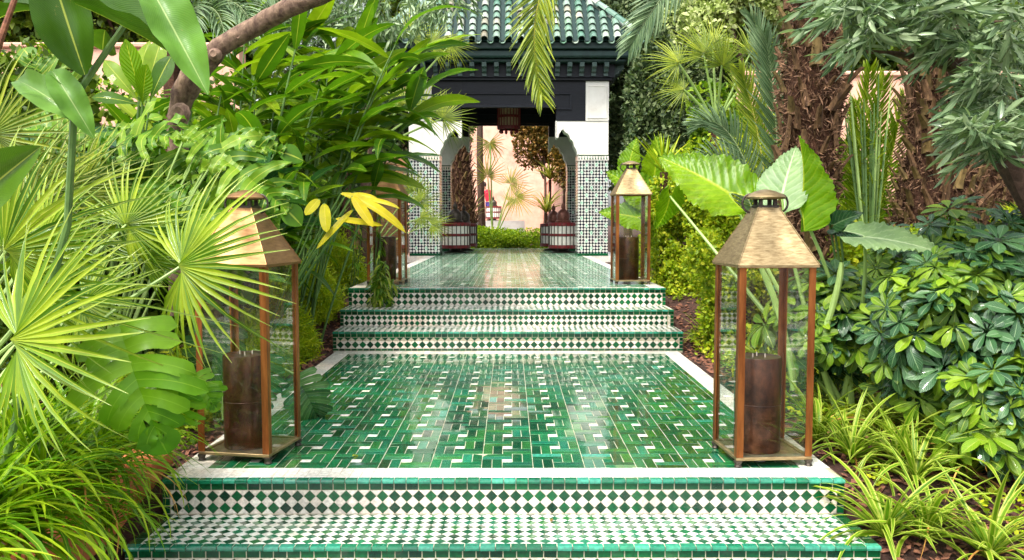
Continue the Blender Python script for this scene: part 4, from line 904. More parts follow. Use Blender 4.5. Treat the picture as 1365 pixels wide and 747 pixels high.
palm_trunk(dp, (.0, 0, 0), (.12, 0, 4.2), lambda s: (.11 + .085 * max(0, min(1, (s * 4.2 - .6) / .9)) ** .8) * (1 + .03 * math.sin(s * 40)), None, 26, 8, .12, 1.05)
FR = [tmesh('frond', pinnate_tpl(2.6, 62, .30, .019, 1.25, .3, .8, .25, .4, .014), L['frond']), tmesh('frond', pinnate_tpl(2.3, 54, .32, .02, .9, .2, .9, .3, .5, .014), L['frond']), tmesh('frond', pinnate_tpl(1.5, 44, .30, .018, .5, .15, .95, .25, .35, .01), L['frondgrey'])]
def frond_between(parent, base, p0, p1, ctrl, n=60, ll=.3, lw=.02, mat='frond', start=.15, droopy=.5, rr=.012, name='frond', normal=(0, -1, .3), ang=.85, seed=None, vlift=.25):
    """a feather frond whose rachis runs p0 -> ctrl -> p1 (world points)"""
    p0, p1, c = Vector(p0), Vector(p1), Vector(ctrl); b = Vector(base); N_ = 26; pts = []
    for i in range(N_ + 1):
        t = i / N_; pts.append(p0 * (1 - t) ** 2 + c * 2 * t * (1 - t) + p1 * t * t - b)
    g = G(); g.tube(pts, [rr * (1 - .8 * i / N_) for i in range(N_ + 1)], 6, 0, (.5, .5), False); parts = [(g.V, [g.F], g.U)]
    nm = Vector(normal)
    for i in range(n):
        s = start + (1 - start) * (i + .5) / n; f = s * N_; k = min(N_ - 1, int(f)); p = pts[k].lerp(pts[k + 1], f - k); d = (pts[k + 1] - pts[k]).normalized()
        x = d.cross(nm).normalized(); z = x.cross(d); B = Matrix((x, d, z)).transposed().to_4x4(); u = (s - start) / (1 - start)
        le = ll * (math.sin(PI * min(1, u * .78 + .16)) ** .6) * random.uniform(.88, 1.08)
        for sg in (-1, 1):
            bl = blade(le, lw, 5, strap, droopy * random.uniform(.4, 1.5), .5, 2)
            parts.append(xf(bl, tr4(p) @ B @ rotz(-sg * (ang * (1 - .5 * u) + random.gauss(0, .05))) @ rotx(vlift + random.gauss(0, .09)) @ roty(sg * .4)))
    return link(name, tmesh(name, merge(parts), L[mat]), parent)
b0 = dp.location.copy(); ct = b0 + Vector((.12, 0, 4.2))
frond_between(dp, b0, ct, at(724, 132, 6.2), at(640, -150, 6.3) , 100, .37, .021, 'frond', .3, .35, .016)
frond_between(dp, b0, ct, at(838, 66, 6.6), at(905, -60, 6.6), 60, .34, .02, 'frondgrey', .3, .6, .016)
for k in range(7):
    a = -.3 + k * .75; e = ct + Vector((math.cos(a) * 1.7, .3 + abs(math.sin(a)) * 1.7, .2)); frond_between(dp, b0, ct, e, ct + Vector((math.cos(a) * .8, abs(math.sin(a)) * .8, 1.1)), 40, .36, .024, 'frond', .15, .5, .018)
dp2 = thing('date_palm', 'wide stubby palm trunk flaring at its foot, right of the tall green stalks', 'palm tree', (4.14, 8.2, .25))
palm_trunk(dp2, (0, 0, 0), (-.08, 0, 3.6), lambda s: .29 + .10 * math.exp(-((s - .28) / .12) ** 2) - .05 * s, None, 30, 15, .35, .95)
dp3 = thing('date_palm', 'shorter shaggy palm trunk close to the right edge of the photo', 'palm tree', (5.05, 9.3, .25))
palm_trunk(dp3, (0, 0, 0), (.05, 0, 2.3), lambda s: .33, None, 22, 17, .15, .95)
dp4 = thing('date_palm', 'leaning diamond patterned palm trunk seen through the pavilion on the left', 'palm tree', (-1.30, 24.8, .5))
palm_trunk(dp4, (0, 0, 0), (-.45, .1, 5.4), lambda s: .36 - .06 * s, None, 34, 13, .2, 1.1)
for k in range(9):
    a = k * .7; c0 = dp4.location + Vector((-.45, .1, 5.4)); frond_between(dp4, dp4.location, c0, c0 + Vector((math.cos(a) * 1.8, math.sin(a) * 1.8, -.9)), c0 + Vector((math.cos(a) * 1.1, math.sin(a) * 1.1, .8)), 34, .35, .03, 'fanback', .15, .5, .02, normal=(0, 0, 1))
# --- fan palms
FANS = [tmesh('fan_leaf', fan_tpl(.5, 34, 2.25, d, .38, w_ * 1.2), L['fan']) for d, w_ in ((.35, .72), (.7, .66), (.2, .75))]
FANB = [tmesh('fan_leaf', fan_tpl(.5, 24, 2.2, d, .25, .9), L['fanback']) for d in (.3, .6)]
FANG = [tmesh('fan_leaf', fan_tpl(.5, 30, 2.0, d, .3, .9), L['frond']) for d in (.3, .6)]
def fanpalm(label, base, leaves, meshes, group=None, stem=M['palestem'], r=.007, name='fan_palm', cat='palm', trunk=None):
    """leaves: (px,py,Y,radius,direction on screen in degrees (0 right, 90 up), tilt toward viewer, twist)"""
    b = Vector(base); t = thing(name, label, cat, b, group)
    if trunk: g = G(); g.tube(curve((0, 0, -.05), (trunk[0], 0, trunk[1]), 0, 9), [trunk[2]] * 9, 10, jit=.15); link('trunk', g.mesh('trunk', M['fibre'], True), t)
    for k, (px, py, Y, R_, dg, lean, sidep) in enumerate(leaves):
        p = at(px, py, Y); a = math.radians(dg); ax = Vector((math.cos(a), lean, math.sin(a))); nm = Vector((sidep, -1, .35))
        l = link('fan_leaf', meshes[k % len(meshes)], t, mtx=orient(ax, nm, p, R_ / .5, b))
        st = Vector((trunk[0], 0, trunk[1])) if trunk else Vector((0, 0, 0)); tubeobj('leaf_stalk', t, curve(st, p - b, .12 if not trunk else .03), [r * 1.3] * 6 + [r * .8], stem, 6)
    return t
fanpalm('big lime fan palm whose leaf reaches across the near left lantern', (-2.35, 3.0, -.1), [(240, 356, 3.45, .50, 12, -.25, -.1), (8, 335, 3.1, .50, 40, .0, .5), (20, 455, 2.85, .52, 15, -.3, .0), (168, 300, 3.7, .34, 40, .2, .2), (60, 400, 3.1, .42, 5, -.6, 0),
        (110, 405, 3.4, .34, -10, -.3, .3), (60, 320, 3.5, .36, 75, .1, -.2), (190, 345, 3.75, .32, 50, .1, .2)], FANS)
fanpalm('slender upright fan palm at the left edge of the photo', (-3.0, 4.0, 0), [(10, 250, 4.1, .50, 70, .1, .2), (60, 260, 4.3, .50, 55, .2, 0), (-10, 180, 4.0, .45, 40, .1, .4), (110, 250, 4.4, .4, 45, .1, .3), (30, 290, 4.0, .45, 95, .1, .4)], FANG)
fanpalm('small fan palm with stiff pale stalks right of the pavilion', (3.0, 11.2, .45), [(938, 72, 11, .55, 110, .1, .3), (1000, 72, 11, .5, 55, .1, .3), (962, 88, 10.8, .5, 75, -.2, .4), (905, 85, 11, .5, 150, .1, .2), (985, 120, 11.2, .45, 20, .1, .2), (912, 120, 11, .42, 175, 0, .2), (950, 60, 11.3, .45, 85, .3, 0)], FANG, trunk=(-.3, 2.0, .12), r=.012)
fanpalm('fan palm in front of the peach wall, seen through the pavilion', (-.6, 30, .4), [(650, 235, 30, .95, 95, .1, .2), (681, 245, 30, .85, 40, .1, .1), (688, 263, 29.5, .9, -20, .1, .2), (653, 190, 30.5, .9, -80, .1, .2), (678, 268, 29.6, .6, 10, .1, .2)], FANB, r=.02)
fanpalm('spiky fan palm poking out left of the pavilion front', (-2.6, 13.5, .5), [(560, 150, 13, .6, 60, .1, .2), (590, 158, 13.2, .55, 30, .1, .3), (575, 60, 13.5, .55, 40, .1, .2), (540, 140, 13, .55, 100, .1, .1), (548, 50, 13.5, .6, 60, .1, .1), (600, 60, 13.8, .45, -20, 0, 0)], FANG, trunk=(0, 1.6, .09), r=.012)
fanpalm('young green fan palm in front of the left mosaic pier', (-2.2, 12.5, .5), [(560, 270, 12.3, .4, 40, 0, .2), (575, 300, 12.3, .36, 0, 0, .2), (552, 255, 12.4, .36, 90, 0, .2), (560, 290, 12, .33, -30, 0, .2)], FANG, r=.006)
# yucca-like tuft
L['dead'] = leafmat('dead_blade', (0.22, 0.13, 0.05), (0.36, 0.24, 0.10), (0.45, 0.34, 0.16), None, 0.15, 0.7, 0.0, 0, bumps=0.1)
DEAD = [tmesh('blade', blade(.5, .012, 9, strap, d, .5, 2, side=.3), L['dead']) for d in (2.2, 2.8)]
YB = [tmesh('blade', blade(.5, .03, 6, strap, d, .3), L['fern']) for d in (.2, .6)]
def tuft(label, loc, n, length, meshes, name, cat, group=None, elr=(.6, 1.3), trunk=0, leafname='blade'):
    t = thing(name, label, cat, loc, group)
    if trunk: tubeobj('trunk', t, curve((0, 0, -.1), (0, 0, trunk), 0, 5), .05, M['fibre'], 8)
    for k in range(n): link(leafname, random.choice(meshes if not (name in ('spider_plant', 'lily_turf') and random.random() < .07) else DEAD), t, mtx=azel((0, 0, trunk), k * 2.4, random.uniform(*elr), random.gauss(0, .3), length / .5 * random.uniform(.75, 1.15)))
    return t
p = at(885, 230, 10); tuft('yellow green spiky tuft above the elephant ear leaf', (p.x, 10, GZ(p.x, 10)), 26, .5, YB, 'yucca_plant', 'yucca', trunk=p.z - GZ(p.x, 10))
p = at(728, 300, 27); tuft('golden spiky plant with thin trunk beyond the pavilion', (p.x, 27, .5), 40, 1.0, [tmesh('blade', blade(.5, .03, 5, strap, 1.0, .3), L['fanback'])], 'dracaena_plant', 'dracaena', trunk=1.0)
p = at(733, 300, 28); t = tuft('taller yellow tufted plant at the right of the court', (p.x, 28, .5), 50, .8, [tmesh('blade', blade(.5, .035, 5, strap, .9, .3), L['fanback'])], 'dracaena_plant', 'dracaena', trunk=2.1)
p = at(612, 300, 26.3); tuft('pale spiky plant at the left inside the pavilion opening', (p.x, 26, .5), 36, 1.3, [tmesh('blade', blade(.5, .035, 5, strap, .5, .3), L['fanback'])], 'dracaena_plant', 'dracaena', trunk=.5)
# feather palm in the mid right
fp = thing('feather_palm', 'dark feather palm with upright fronds left of the first trunk', 'palm', (2.5, 8.3, .4)); b = fp.location.copy(); s0 = b + Vector((.1, 0, .3))
for (x1, y1, cx, cy, Y, ll, mt) in ((1018, 45, 1045, 160, 8.2, .38, 'frondgrey'), (925, 168, 990, 130, 8.6, .32, 'frondgrey'), (985, 95, 1015, 150, 8.8, .34, 'frond'), (1000, 20, 1040, 90, 9.3, .36, 'frondgrey'), (940, 215, 980, 190, 8.3, .3, 'frondgrey'), (1080, 60, 1065, 150, 9, .3, 'frond')):
    frond_between(fp, b, s0, at(x1, y1, Y), at(cx, cy, Y), 46, ll, .024, mt, .25, .45, .012)
# weeping grey palm frond top left
wp = thing('feather_palm', 'pale grey feather palm above the leaning branch', 'palm', (-3.6, 9.2, .3)); b = wp.location.copy(); s0 = b + Vector((.0, 0, 3.0)); tubeobj('trunk', wp, [(0, 0, -.1), (0, 0, 3.0)], .11, M['fibre'], 10, .1)
for (x1, y1, cx, cy) in ((340, 50, 320, -40), (255, 60, 260, -30), (300, 70, 300, -30), (215, 30, 240, -60), (380, 20, 350, -60)): frond_between(wp, b, s0, at(x1, y1, 8.6), at(cx, cy, 8.9), 40, .36, .022, 'frondgrey', .2, .9, .014)
# tall green stalks between the trunks
gs = thing('cane_plant', 'bundle of tall upright green stalks between the two palm trunks', 'plant', (3.35, 7.6, .15)); b = gs.location.copy()
NB = [tmesh('leaf', blade(.22, .014, 4, strap, .5, .4), L['frond'])]
for k in range(15):
    x0 = 1158 + random.uniform(-12, 14); p0 = at(x0, 320, 7.5 + random.uniform(-.15, .15)) - b; p1 = at(x0 + (x0 - 1158) * 1.8 + random.uniform(-6, 6) - 3, random.uniform(100, 170), 7.5) - b
    cv = curve(p0, p1, 0, 6); tubeobj('stalk', gs, cv, [random.uniform(.006, .015)] * 4 + [.008, .004], random.choice([M['palestem'], M['stem']]), 6)
    if k % 2:
        for q in range(10): link('leaf', NB[0], gs, mtx=azel(p0.lerp(p1, .15 + q * .085), random.uniform(0, 6.28), random.uniform(.1, .9), 0, random.uniform(.7, 1.3)))
rp = thing('feather_palm', 'pale feather palm fronds in the gap between the two palm trunks', 'palm', (3.9, 9.3, .5)); b = rp.location.copy()
for (x1, y1, cx, cy) in ((1178, 105, 1160, 190), (1205, 130, 1190, 210), (1140, 140, 1150, 220), (1160, 90, 1150, 190), (1125, 190, 1140, 250)): frond_between(rp, b, b + Vector((0, 0, .2)), at(x1, y1, 9.2), at(cx, cy, 9.2), 42, .36, .026, 'fan', .12, .4, .012)
# --- elephant ears
EAR = {'g': [tmesh('leaf', heart_tpl(.8, .62, d, .034, .15), L['ear']) for d in (.3, .7)], 'p': [tmesh('leaf', heart_tpl(.8, .62, d, .022, .2, .2), L['earpale']) for d in (.3, .8)], 'f': [tmesh('leaf', heart_tpl(.8, .62, .4, .014, .9), L['ear'])]}
ee = thing('elephant_ear_plant', 'elephant ear plant with huge lime and pale ribbed leaves behind the near right lantern', 'plant', (2.15, 5.4, 0)); b = ee.location.copy()
for (px, py, Y, ln, tx, ty, ty3, k, nrm, kd) in ((972, 258, 5.5, .58, 862, 188, .25, 0, (.1, -1, .45), 'g'), (1042, 262, 5.35, .42, 1060, 188, .15, 0, (-.5, -1, .3), 'p'), (1066, 280, 5.3, .47, 1084, 188, 0, 0, (1, -.12, 0), 'f'),
                                             (1152, 316, 5.0, .46, 1222, 322, -.15, 0, (0, -.5, 1), 'p'), (893, 262, 6.6, .34, 884, 312, .1, 1, (.5, -1, .2), 'g')):
    p = at(px, py, Y); q_ = at(tx, ty, Y + ty3); link('leaf', EAR[kd][k], ee, mtx=orient(q_ - p, nrm, p, ln / .8, b))
    tubeobj('leaf_stalk', ee, curve((random.uniform(-.05, .05), random.uniform(-.05, .05), -.05), p - b, .08, 9, (.06 * (1 if px > 1050 else -1), 0, 0)), [.022, .02, .018, .016, .014, .012, .011, .010, .008], M['palestem'], 8)
for (px, py, Y, px2, py2) in ((1012, 352, 4.9, 1058, 520), (1122, 350, 4.9, 1088, 470)): tubeobj('leaf_stalk', ee, curve(at(px2, py2, Y + .3) - b, at(px, py, Y + .3) - b, .03, 8, (.03, 0, 0)), [.02] * 7 + [.012], M['palestem'], 8)
ef = thing('elephant_ear_plant', 'yellow green elephant ear leaves behind the far right lantern', 'plant', (2.0, 10.8, .45)); b = ef.location.copy()
for (px, py, Y, ln, tx, ty, nrm) in ((862, 262, 10.7, .62, 800, 218, (.2, -1, .3)), (850, 290, 10.6, .5, 812, 282, (.1, -1, .5)), (872, 235, 11, .55, 880, 180, (.3, -1, .2)), (838, 222, 11, .4, 845, 190, (-.6, -1, .2))):
    p = at(px, py, Y); link('leaf', EAR['g'][0], ef, mtx=orient(at(tx, ty, Y) - p, nrm, p, ln / .8, b)); tubeobj('leaf_stalk', ef, curve((0, 0, 0), p - b, .1, 7), .012, M['palestem'], 6)
dk = thing('arum_plant', 'dark blue green arrow leaf beside the pale horizontal leaf', 'plant', (2.3, 5.6, 0)); b = dk.location.copy()
dl = tmesh('leaf', heart_tpl(.4, .3, .5, .006, .5), L['scheffdark'])
for (px, py, tx, ty) in ((1112, 300, 1140, 285), (1105, 292, 1095, 272), (1120, 308, 1150, 312)): p = at(px, py, 5.5); link('leaf', dl, dk, mtx=orient(at(tx, ty, 5.4) - p, (0, -1, .6), p, .5, b)); tubeobj('leaf_stalk', dk, curve((0, 0, 0), p - b, .05, 6), .008, M['stem'], 6)
# --- gingers
def ginger_meshes(mat, Ln=.62, W=.115): return [tmesh('leaf', blade(Ln * random.uniform(.9, 1.15), W * random.uniform(.85, 1.15), 12, lance, d, .22, 4, .006, 3, tw), mat) for d, tw in ((.3, 0), (.7, .3), (1.1, -.3), (1.5, .2), (.9, .6))]
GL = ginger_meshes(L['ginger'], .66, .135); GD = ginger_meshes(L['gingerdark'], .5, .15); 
def ginger(label, x, y, stems, hgt, mat, lean=(.25, 0), spread=.4, nl=9, sc=1.0, group='ginger clumps on the left', low=.2, right=0.0):
    nl += 1
    z0 = GZ(x, y); t = thing('ginger_plant', label, 'ginger', (x, y, z0), group)
    for k in range(int(stems * 1.5)):
        a = random.uniform(0, 6.28); r = random.uniform(0, spread); bx, by = r * math.cos(a) * .5, r * math.sin(a) * .5; H = hgt * random.uniform(.8, 1.08)
        tx = bx + lean[0] * H * random.uniform(.4, 1.3) + r * math.cos(a) * .7; ty = by + lean[1] * H + r * math.sin(a) * .5
        pts = curve((bx, by, -.1), (tx, ty, H), 0, 8, (-.06 * (tx - bx), 0, .1 * H * .3)); tubeobj('stem', t, pts, [.012] * 5 + [.010, .008, .005], M['stem'], 6)
        for q in range(nl):
            s = low + (1 - low) * (q + .5) / nl; f = s * 7; i = min(6, int(f)); p = pts[i].lerp(pts[i + 1], f - i)
            side = 1 if q % 2 else -1; az = (1.3 if side > 0 or random.random() < right else -2.2) + a * .12 + random.gauss(0, .55); el = random.uniform(-.1, .55) + .5 * s
            link('leaf', random.choice(mat), t, mtx=azel(p, az, el, random.gauss(0, .35), sc * random.uniform(.75, 1.2)))
    return t
for args in (('tall bright ginger leaning toward the pavilion roof', -2.0, 8.0, 7, 2.6, GL, (.34, -.02), .5, 9, 1.05, 'ginger clumps on the left', .55, .5), ('bright ginger clump in the middle of the left bank', -2.35, 7.4, 6, 2.6, GL, (.16, 0), .5, 9, 1.05, 'ginger clumps on the left', .3, .3),
             ('bright ginger clump under the leaning branch', -2.9, 6.9, 5, 2.3, GL, (.08, 0), .5, 9, 1.0), ('ginger leaves overhanging the far left lantern', -2.1, 9.0, 5, 2.6, GL, (.18, 0), .3, 9, 1.0, 'ginger clumps on the left', .7, .5),
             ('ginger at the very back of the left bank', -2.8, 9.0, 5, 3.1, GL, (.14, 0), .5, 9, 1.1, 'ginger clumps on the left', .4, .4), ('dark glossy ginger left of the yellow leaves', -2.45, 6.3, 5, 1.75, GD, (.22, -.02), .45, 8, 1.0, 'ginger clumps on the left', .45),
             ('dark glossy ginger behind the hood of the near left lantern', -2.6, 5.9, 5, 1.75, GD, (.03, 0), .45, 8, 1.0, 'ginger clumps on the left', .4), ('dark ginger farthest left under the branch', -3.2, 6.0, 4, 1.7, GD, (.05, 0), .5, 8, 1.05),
             ('ginger with mixed leaves above the yellow ones', -2.45, 7.0, 4, 1.8, GD + GL, (.28, 0), .35, 8, .95, 'ginger clumps on the left', .5)): ginger(*args)
def leaves_px(t, b, mesh_list, spec, stem=M['stem'], r=.006, natural=.62, root=None):
    for (x0, y0, Y0_, x1, y1, Y1_, sw, mi, nrm) in spec:
        p, q_ = at(x0, y0, Y0_), at(x1, y1, Y1_); ln = (q_ - p).length; l = link('leaf', mesh_list[mi], t, mtx=orient(q_ - p + Vector((0, 0, .0)), nrm, p, 1, b) @ Matrix.Diagonal((sw, ln / natural, ln / natural, 1)))
        if root is not None: tubeobj('leaf_stalk', t, curve(root, p - b, .05, 6), r, stem, 5)
# yellow leaves
yp = thing('ginger_plant', 'ginger with bright yellow leaves over the feathery mounds', 'ginger', (-1.9, 6.4, 0), 'ginger clumps on the left'); b = yp.location.copy()
YL = [tmesh('leaf', blade(.5, .1, 10, oval, d, .15, 4), L['yellow']) for d in (.25, .8)]
leaves_px(yp, b, YL, [(455, 258, 5.6, 545, 282, 5.4, .8, 1, (0, -.7, 1)), (470, 262, 5.5, 497, 300, 5.4, .7, 0, (.3, -1, .2)), (448, 292, 5.6, 508, 298, 5.5, .42, 0, (0, -1, .4)), (432, 272, 5.6, 435, 308, 5.5, .75, 0, (.2, -1, 0)), (425, 266, 5.7, 407, 285, 5.6, .7, 0, (0, -1, .3)), (480, 268, 5.6, 530, 262, 5.5, .45, 1, (0, -.8, 1)), (460, 262, 5.7, 500, 252, 5.6, .45, 1, (0, -.8, 1)), (470, 280, 5.6, 420, 330, 5.5, .4, 0, (0, -1, .3))], natural=.5, root=Vector((0, 0, .2)))
# big canna leaves top left
cn = thing('canna_plant', 'broad leaved canna rising across the upper left corner', 'canna', (-1.95, 3.0, -.1)); b = cn.location.copy()
CL = [tmesh('leaf', blade(.6, 1.0, 16, lance, d, .22, 4, .02, 2), L['canna']) for d in (.15, .7)] + [tmesh('leaf', blade(.6, 1.0, 16, lance, d, .2, 4, .03, 3), L['cannapale']) for d in (.2, .7)]
tubeobj('stem', cn, [Vector((0, 0, 0)), at(90, 300, 2.95) - b, at(100, 130, 2.9) - b, at(165, 35, 2.8) - b, at(230, -60, 2.7) - b], [.014, .013, .012, .010, .007], M['stem'], 8)
tubeobj('stem', cn, [Vector((-.1, 0, 0)), at(-60, 250, 2.9) - b, at(0, 55, 2.8) - b, at(30, -30, 2.8) - b], [.013, .012, .011, .008], M['chip'], 8)
leaves_px(cn, b, CL, [(113, 100, 2.85, 55, -75, 2.8, .175, 0, (.25, -1, .1)), (196, -25, 2.6, 276, 118, 2.5, .135, 2, (.3, -1, .35)), (100, 5, 2.75, 245, 68, 2.6, .10, 0, (0, -.45, 1)), (115, 165, 2.9, 0, 82, 2.9, .11, 3, (-.2, -1, .6)), (70, 95, 2.9, 118, 168, 2.8, .10, 3, (.4, -1, .2)),
                   (-60, 290, 2.5, 50, 195, 2.5, .15, 0, (.4, -1, .2)), (165, 30, 2.8, 120, -60, 2.9, .15, 0, (.3, -1, 0)), (60, 15, 2.85, -40, 5, 2.9, .1, 1, (0, -.6, 1)), (140, 40, 3.0, 135, 70, 3.1, .12, 0, (.3, -1, 0))], natural=.6)
# bird's nest like bright leaves
bn = thing('paddle_leaf_plant', 'bright paddle shaped leaves left of the leaning branch foot', 'plant', (-2.5, 5.4, .1)); b = bn.location.copy()
PL = [tmesh('leaf', blade(.5, .13, 10, obov, d, .2, 4), L['ear'] if d < .5 else L['ginger']) for d in (.2, .6)]
leaves_px(bn, b, PL, [(190, 135, 5.2, 165, 52, 5.1, 1, 0, (.1, -1, .1)), (190, 140, 5.2, 192, 88, 5.0, 1, 0, (0, -1, .2)), (185, 135, 5.2, 130, 70, 5.2, .8, 1, (0, -1, .4)), (200, 135, 5.2, 225, 68, 5.2, .9, 1, (.2, -1, .2)), (195, 135, 5.3, 210, 40, 5.3, 1, 1, (.1, -1, 0)), (185, 140, 5.2, 120, 120, 5.1, .7, 1, (0, -1, .6)), (190, 135, 5.3, 182, 40, 5.4, .9, 1, (-.2, -1, 0))], natural=.5, root=Vector((0, 0, .2)))
# lobed philodendron
PH = [tmesh('leaf', lobed_tpl(.5, w_, 9, .5, .5, .028, .5, d, .22), L['philo']) for d, w_ in ((.5, .5), (1.1, .42), (1.6, .5), (.9, .36))]
MO = [tmesh('leaf', lobed_tpl(.5, .60, 7, .26, .6, .008, .6, d, .10), L['monstera']) for d in (.8, 1.3)]
def lobedplant(name, label, cat, base, leaves, meshes, r=.007):
    t = thing(name, label, cat, base); b = Vector(base)
    for k, (px, py, Y, sz, dg, lean, nrm) in enumerate(leaves):
        p = at(px, py, Y); a = math.radians(dg); link('leaf', meshes[k % len(meshes)], t, mtx=orient((math.cos(a), lean, math.sin(a)), nrm, p, sz / .5, b)); tubeobj('leaf_stalk', t, curve((0, 0, 0), p - b, .15, 7), r, M['palestem'], 6)
    return t
PL_ = []
for k in range(26):
    px, py = 95 + (k * 61) % 205, 152 + (k * 37) % 118
    PL_.append((px, py + (px - 95) * .12, random.uniform(4.4, 5.0), random.uniform(.36, .55), random.uniform(-80, 20) if px > 130 else random.uniform(120, 230), random.uniform(-.5, 0), (random.uniform(-.2, .3), -1, random.uniform(.2, .9))))
lobedplant('philodendron_plant', 'philodendron with wavy deeply lobed leaves under the branch foot', 'philodendron', (-2.35, 4.7, -.05), PL_, PH)
lobedplant('monstera_plant', 'monstera with split leaf hanging in front of the near left lantern', 'monstera', (-2.0, 3.5, -.1), [(160, 436, 3.2, .44, -62, -.55, (-.05, -.75, .8)), (240, 505, 3.35, .24, -95, -.2, (.2, -1, .4)), (258, 500, 3.5, .16, -50, -.2, (.3, -1, .5))], MO)
md = lobedplant('monstera_plant', 'dark split leaf seen through the glass of the near left lantern', 'monstera', (-1.75, 5.1, 0), [(300, 430, 5.0, .40, -110, -.2, (.1, -1, .5)), (280, 460, 5.1, .36, -60, -.2, (.1, -1, .5)), (350, 470, 5.0, .34, -100, -.2, (.2, -1, .4)), (395, 500, 5.1, .3, -60, -.2, (.2, -1, .4))], [tmesh('leaf', lobed_tpl(.5, .56, 8, .2, .35, .004, .45, .8), L['gingerdark'])])
# leaning branch
br = thing('leaning_tree', 'bare reddish brown trunk leaning up to the right across the left bank', 'tree', (-2.25, 5.75, 0)); b = br.location.copy()
pts = [at(238, 420, 5.7), at(240, 250, 5.7), at(236, 165, 5.7), at(243, 128, 5.65), at(262, 96, 5.6), at(292, 64, 5.55), (at(332, 40, 5.5)), at(382, 12, 5.4), at(440, -12, 5.3), at(520, -60, 5.2), at(640, -120, 5.1)]
fine = []
for i in range(len(pts) - 1):
    for k in range(4): fine.append(pts[i].lerp(pts[i + 1], k / 4) - b)
tubeobj('trunk', br, fine, [(.070 + .018 * (1 if 10 < i < 20 else 0) * math.sin((i - 10) / 10 * PI) - .0004 * i) for i in range(len(fine))], M['bark'], 14, .07)
for (px, py, r_) in ((285, 72, .03), (238, 150, .045), (340, 32, .016), (372, 14, .012), (318, 50, .014)):
    p = at(px, py, 5.47) - b; g = G(); g.lathe([(r_ * 1.5, -.03), (r_ * 1.2, 0), (r_ * .7, .015), (r_ * .3, .01)], 10, 0, (0, 0, 0)); link('knot', g.mesh('knot', M['bark'], True), br, tuple(p), (PI / 2, 0, 0))
# --- grey green oleander like tree overhead right, and sprigs overhead left
lt = blade(.115, .024, 5, lance, .35, .25, 2)
def sprig(nl=14, ln=.34):
    parts = []; pts = curve((0, 0, 0), (0, ln, .0), .03, 6); g = G(); g.tube(pts, .0025, 4, 0, (.5, .5), False); parts.append((g.V, [g.F], g.U))
    for k in range(nl):
        s = .15 + .85 * k / (nl - 1); q_ = k * 2.4; parts.append(xf(lt, tr4((0, ln * s, .03 * 4 * s * (1 - s))) @ roty(q_) @ rotx(.85 - .45 * s + random.gauss(0, .12)) @ Matrix.Scale(random.uniform(.75, 1.2), 4)))
    return merge(parts)
SP = [sprig(11, .22), sprig(9, .16), sprig(13, .28)]; SM = [tmesh('leafy_twig', s_, L['olive']) for s_ in SP]
ol = thing('oleander_tree', 'grey green leaved tree hanging over the upper right corner', 'tree', (4.2, 5.4, 0)); b = ol.location.copy()
tubeobj('trunk', ol, curve((0, 0, -.1), at(1340, 200, 5.6) - b, 0, 8) + [at(1280, 90, 5.4) - b, at(1230, -60, 5.3) - b], [.11] * 6 + [.1, .09, .075, .05], M['dbark'], 10, .08)
for (x0, y0, x1, y1) in ((1300, 120, 1180, 20), (1290, 100, 1120, 70), (1330, 180, 1230, 190), (1250, 20, 1090, -20), (1340, 190, 1380, 100), (1265, 60, 1360, 30)): tubeobj('branch', ol, curve(at(x0, y0, 5.3) - b, at(x1, y1, 4.9) - b, .05), [.03, .026, .022, .018, .014, .010, .006], M['dbark'], 6)
PP, RR, SS = [], [], []; cnt = 0
cl = [(1300, 40, 60, 60), (1240, 50, 45, 35), (1340, 120, 50, 60), (1175, 22, 55, 38), (1130, 15, 30, 20), (1325, 140, 32, 50), (1310, 190, 22, 18), (1345, 190, 30, 30), (1150, 50, 30, 25), (1360, 60, 40, 60), (1220, 10, 70, 30)]
for k in range(430):
    cx, cy, rx, ry = cl[k % len(cl)]; a = random.uniform(0, 6.28); q_ = random.uniform(0, 1.1) ** .5; p = at(cx + math.cos(a) * rx * q_, cy - 22 + math.sin(a) * ry * q_, random.uniform(4.3, 5.4))
    az = random.uniform(0, 6.28); m4 = azel(p - b, az, random.uniform(-.9, .3), random.uniform(0, 6), random.uniform(.75, 1.15))
    if cnt < 300: link('leafy_twig', SM[k % 3], ol, mtx=m4); cnt += 1
    else: PP.append(m4)
def mass(name, parent, tpl, mats4, mat):
    A = np.array([[list(r) for r in m.to_3x3()] for m in mats4]); P_ = np.array([list(m.translation) for m in mats4]); return tag(link(name, scatter(name, tpl, P_, A, np.ones(len(P_)), mat), parent), kind='stuff')
mass('leafy_twigs', ol, SP[0], PP, L['olive'])
o2 = thing('oleander_tree', 'grey green sprigs hanging from above between branch and roof', 'tree', (-1.9, 11.0, .45)); b = o2.location.copy(); SO = [tmesh('leafy_twig', s_, L['olive']) for s_ in SP]
tubeobj('trunk', o2, [Vector((0, 0, -.1)), Vector((.1, 0, 3.0)), at(520, -90, 9.6) - b], [.08, .06, .04], M['dbark'], 8)
for k in range(150):
    cx, cy, rx, ry = ((470, -5, 50, 24), (540, 10, 45, 25), (590, -5, 40, 24), (500, 30, 22, 14))[k % 4]; a = random.uniform(0, 6.28); q_ = random.random() ** .5
    link('leafy_twig', SO[k % 3], o2, mtx=azel(at(cx + math.cos(a) * rx * q_, cy + math.sin(a) * ry * q_, random.uniform(8.8, 9.8)) - b, random.uniform(0, 6.28), random.uniform(-1.4, -.2), random.uniform(0, 6), random.uniform(.7, 1.1)))
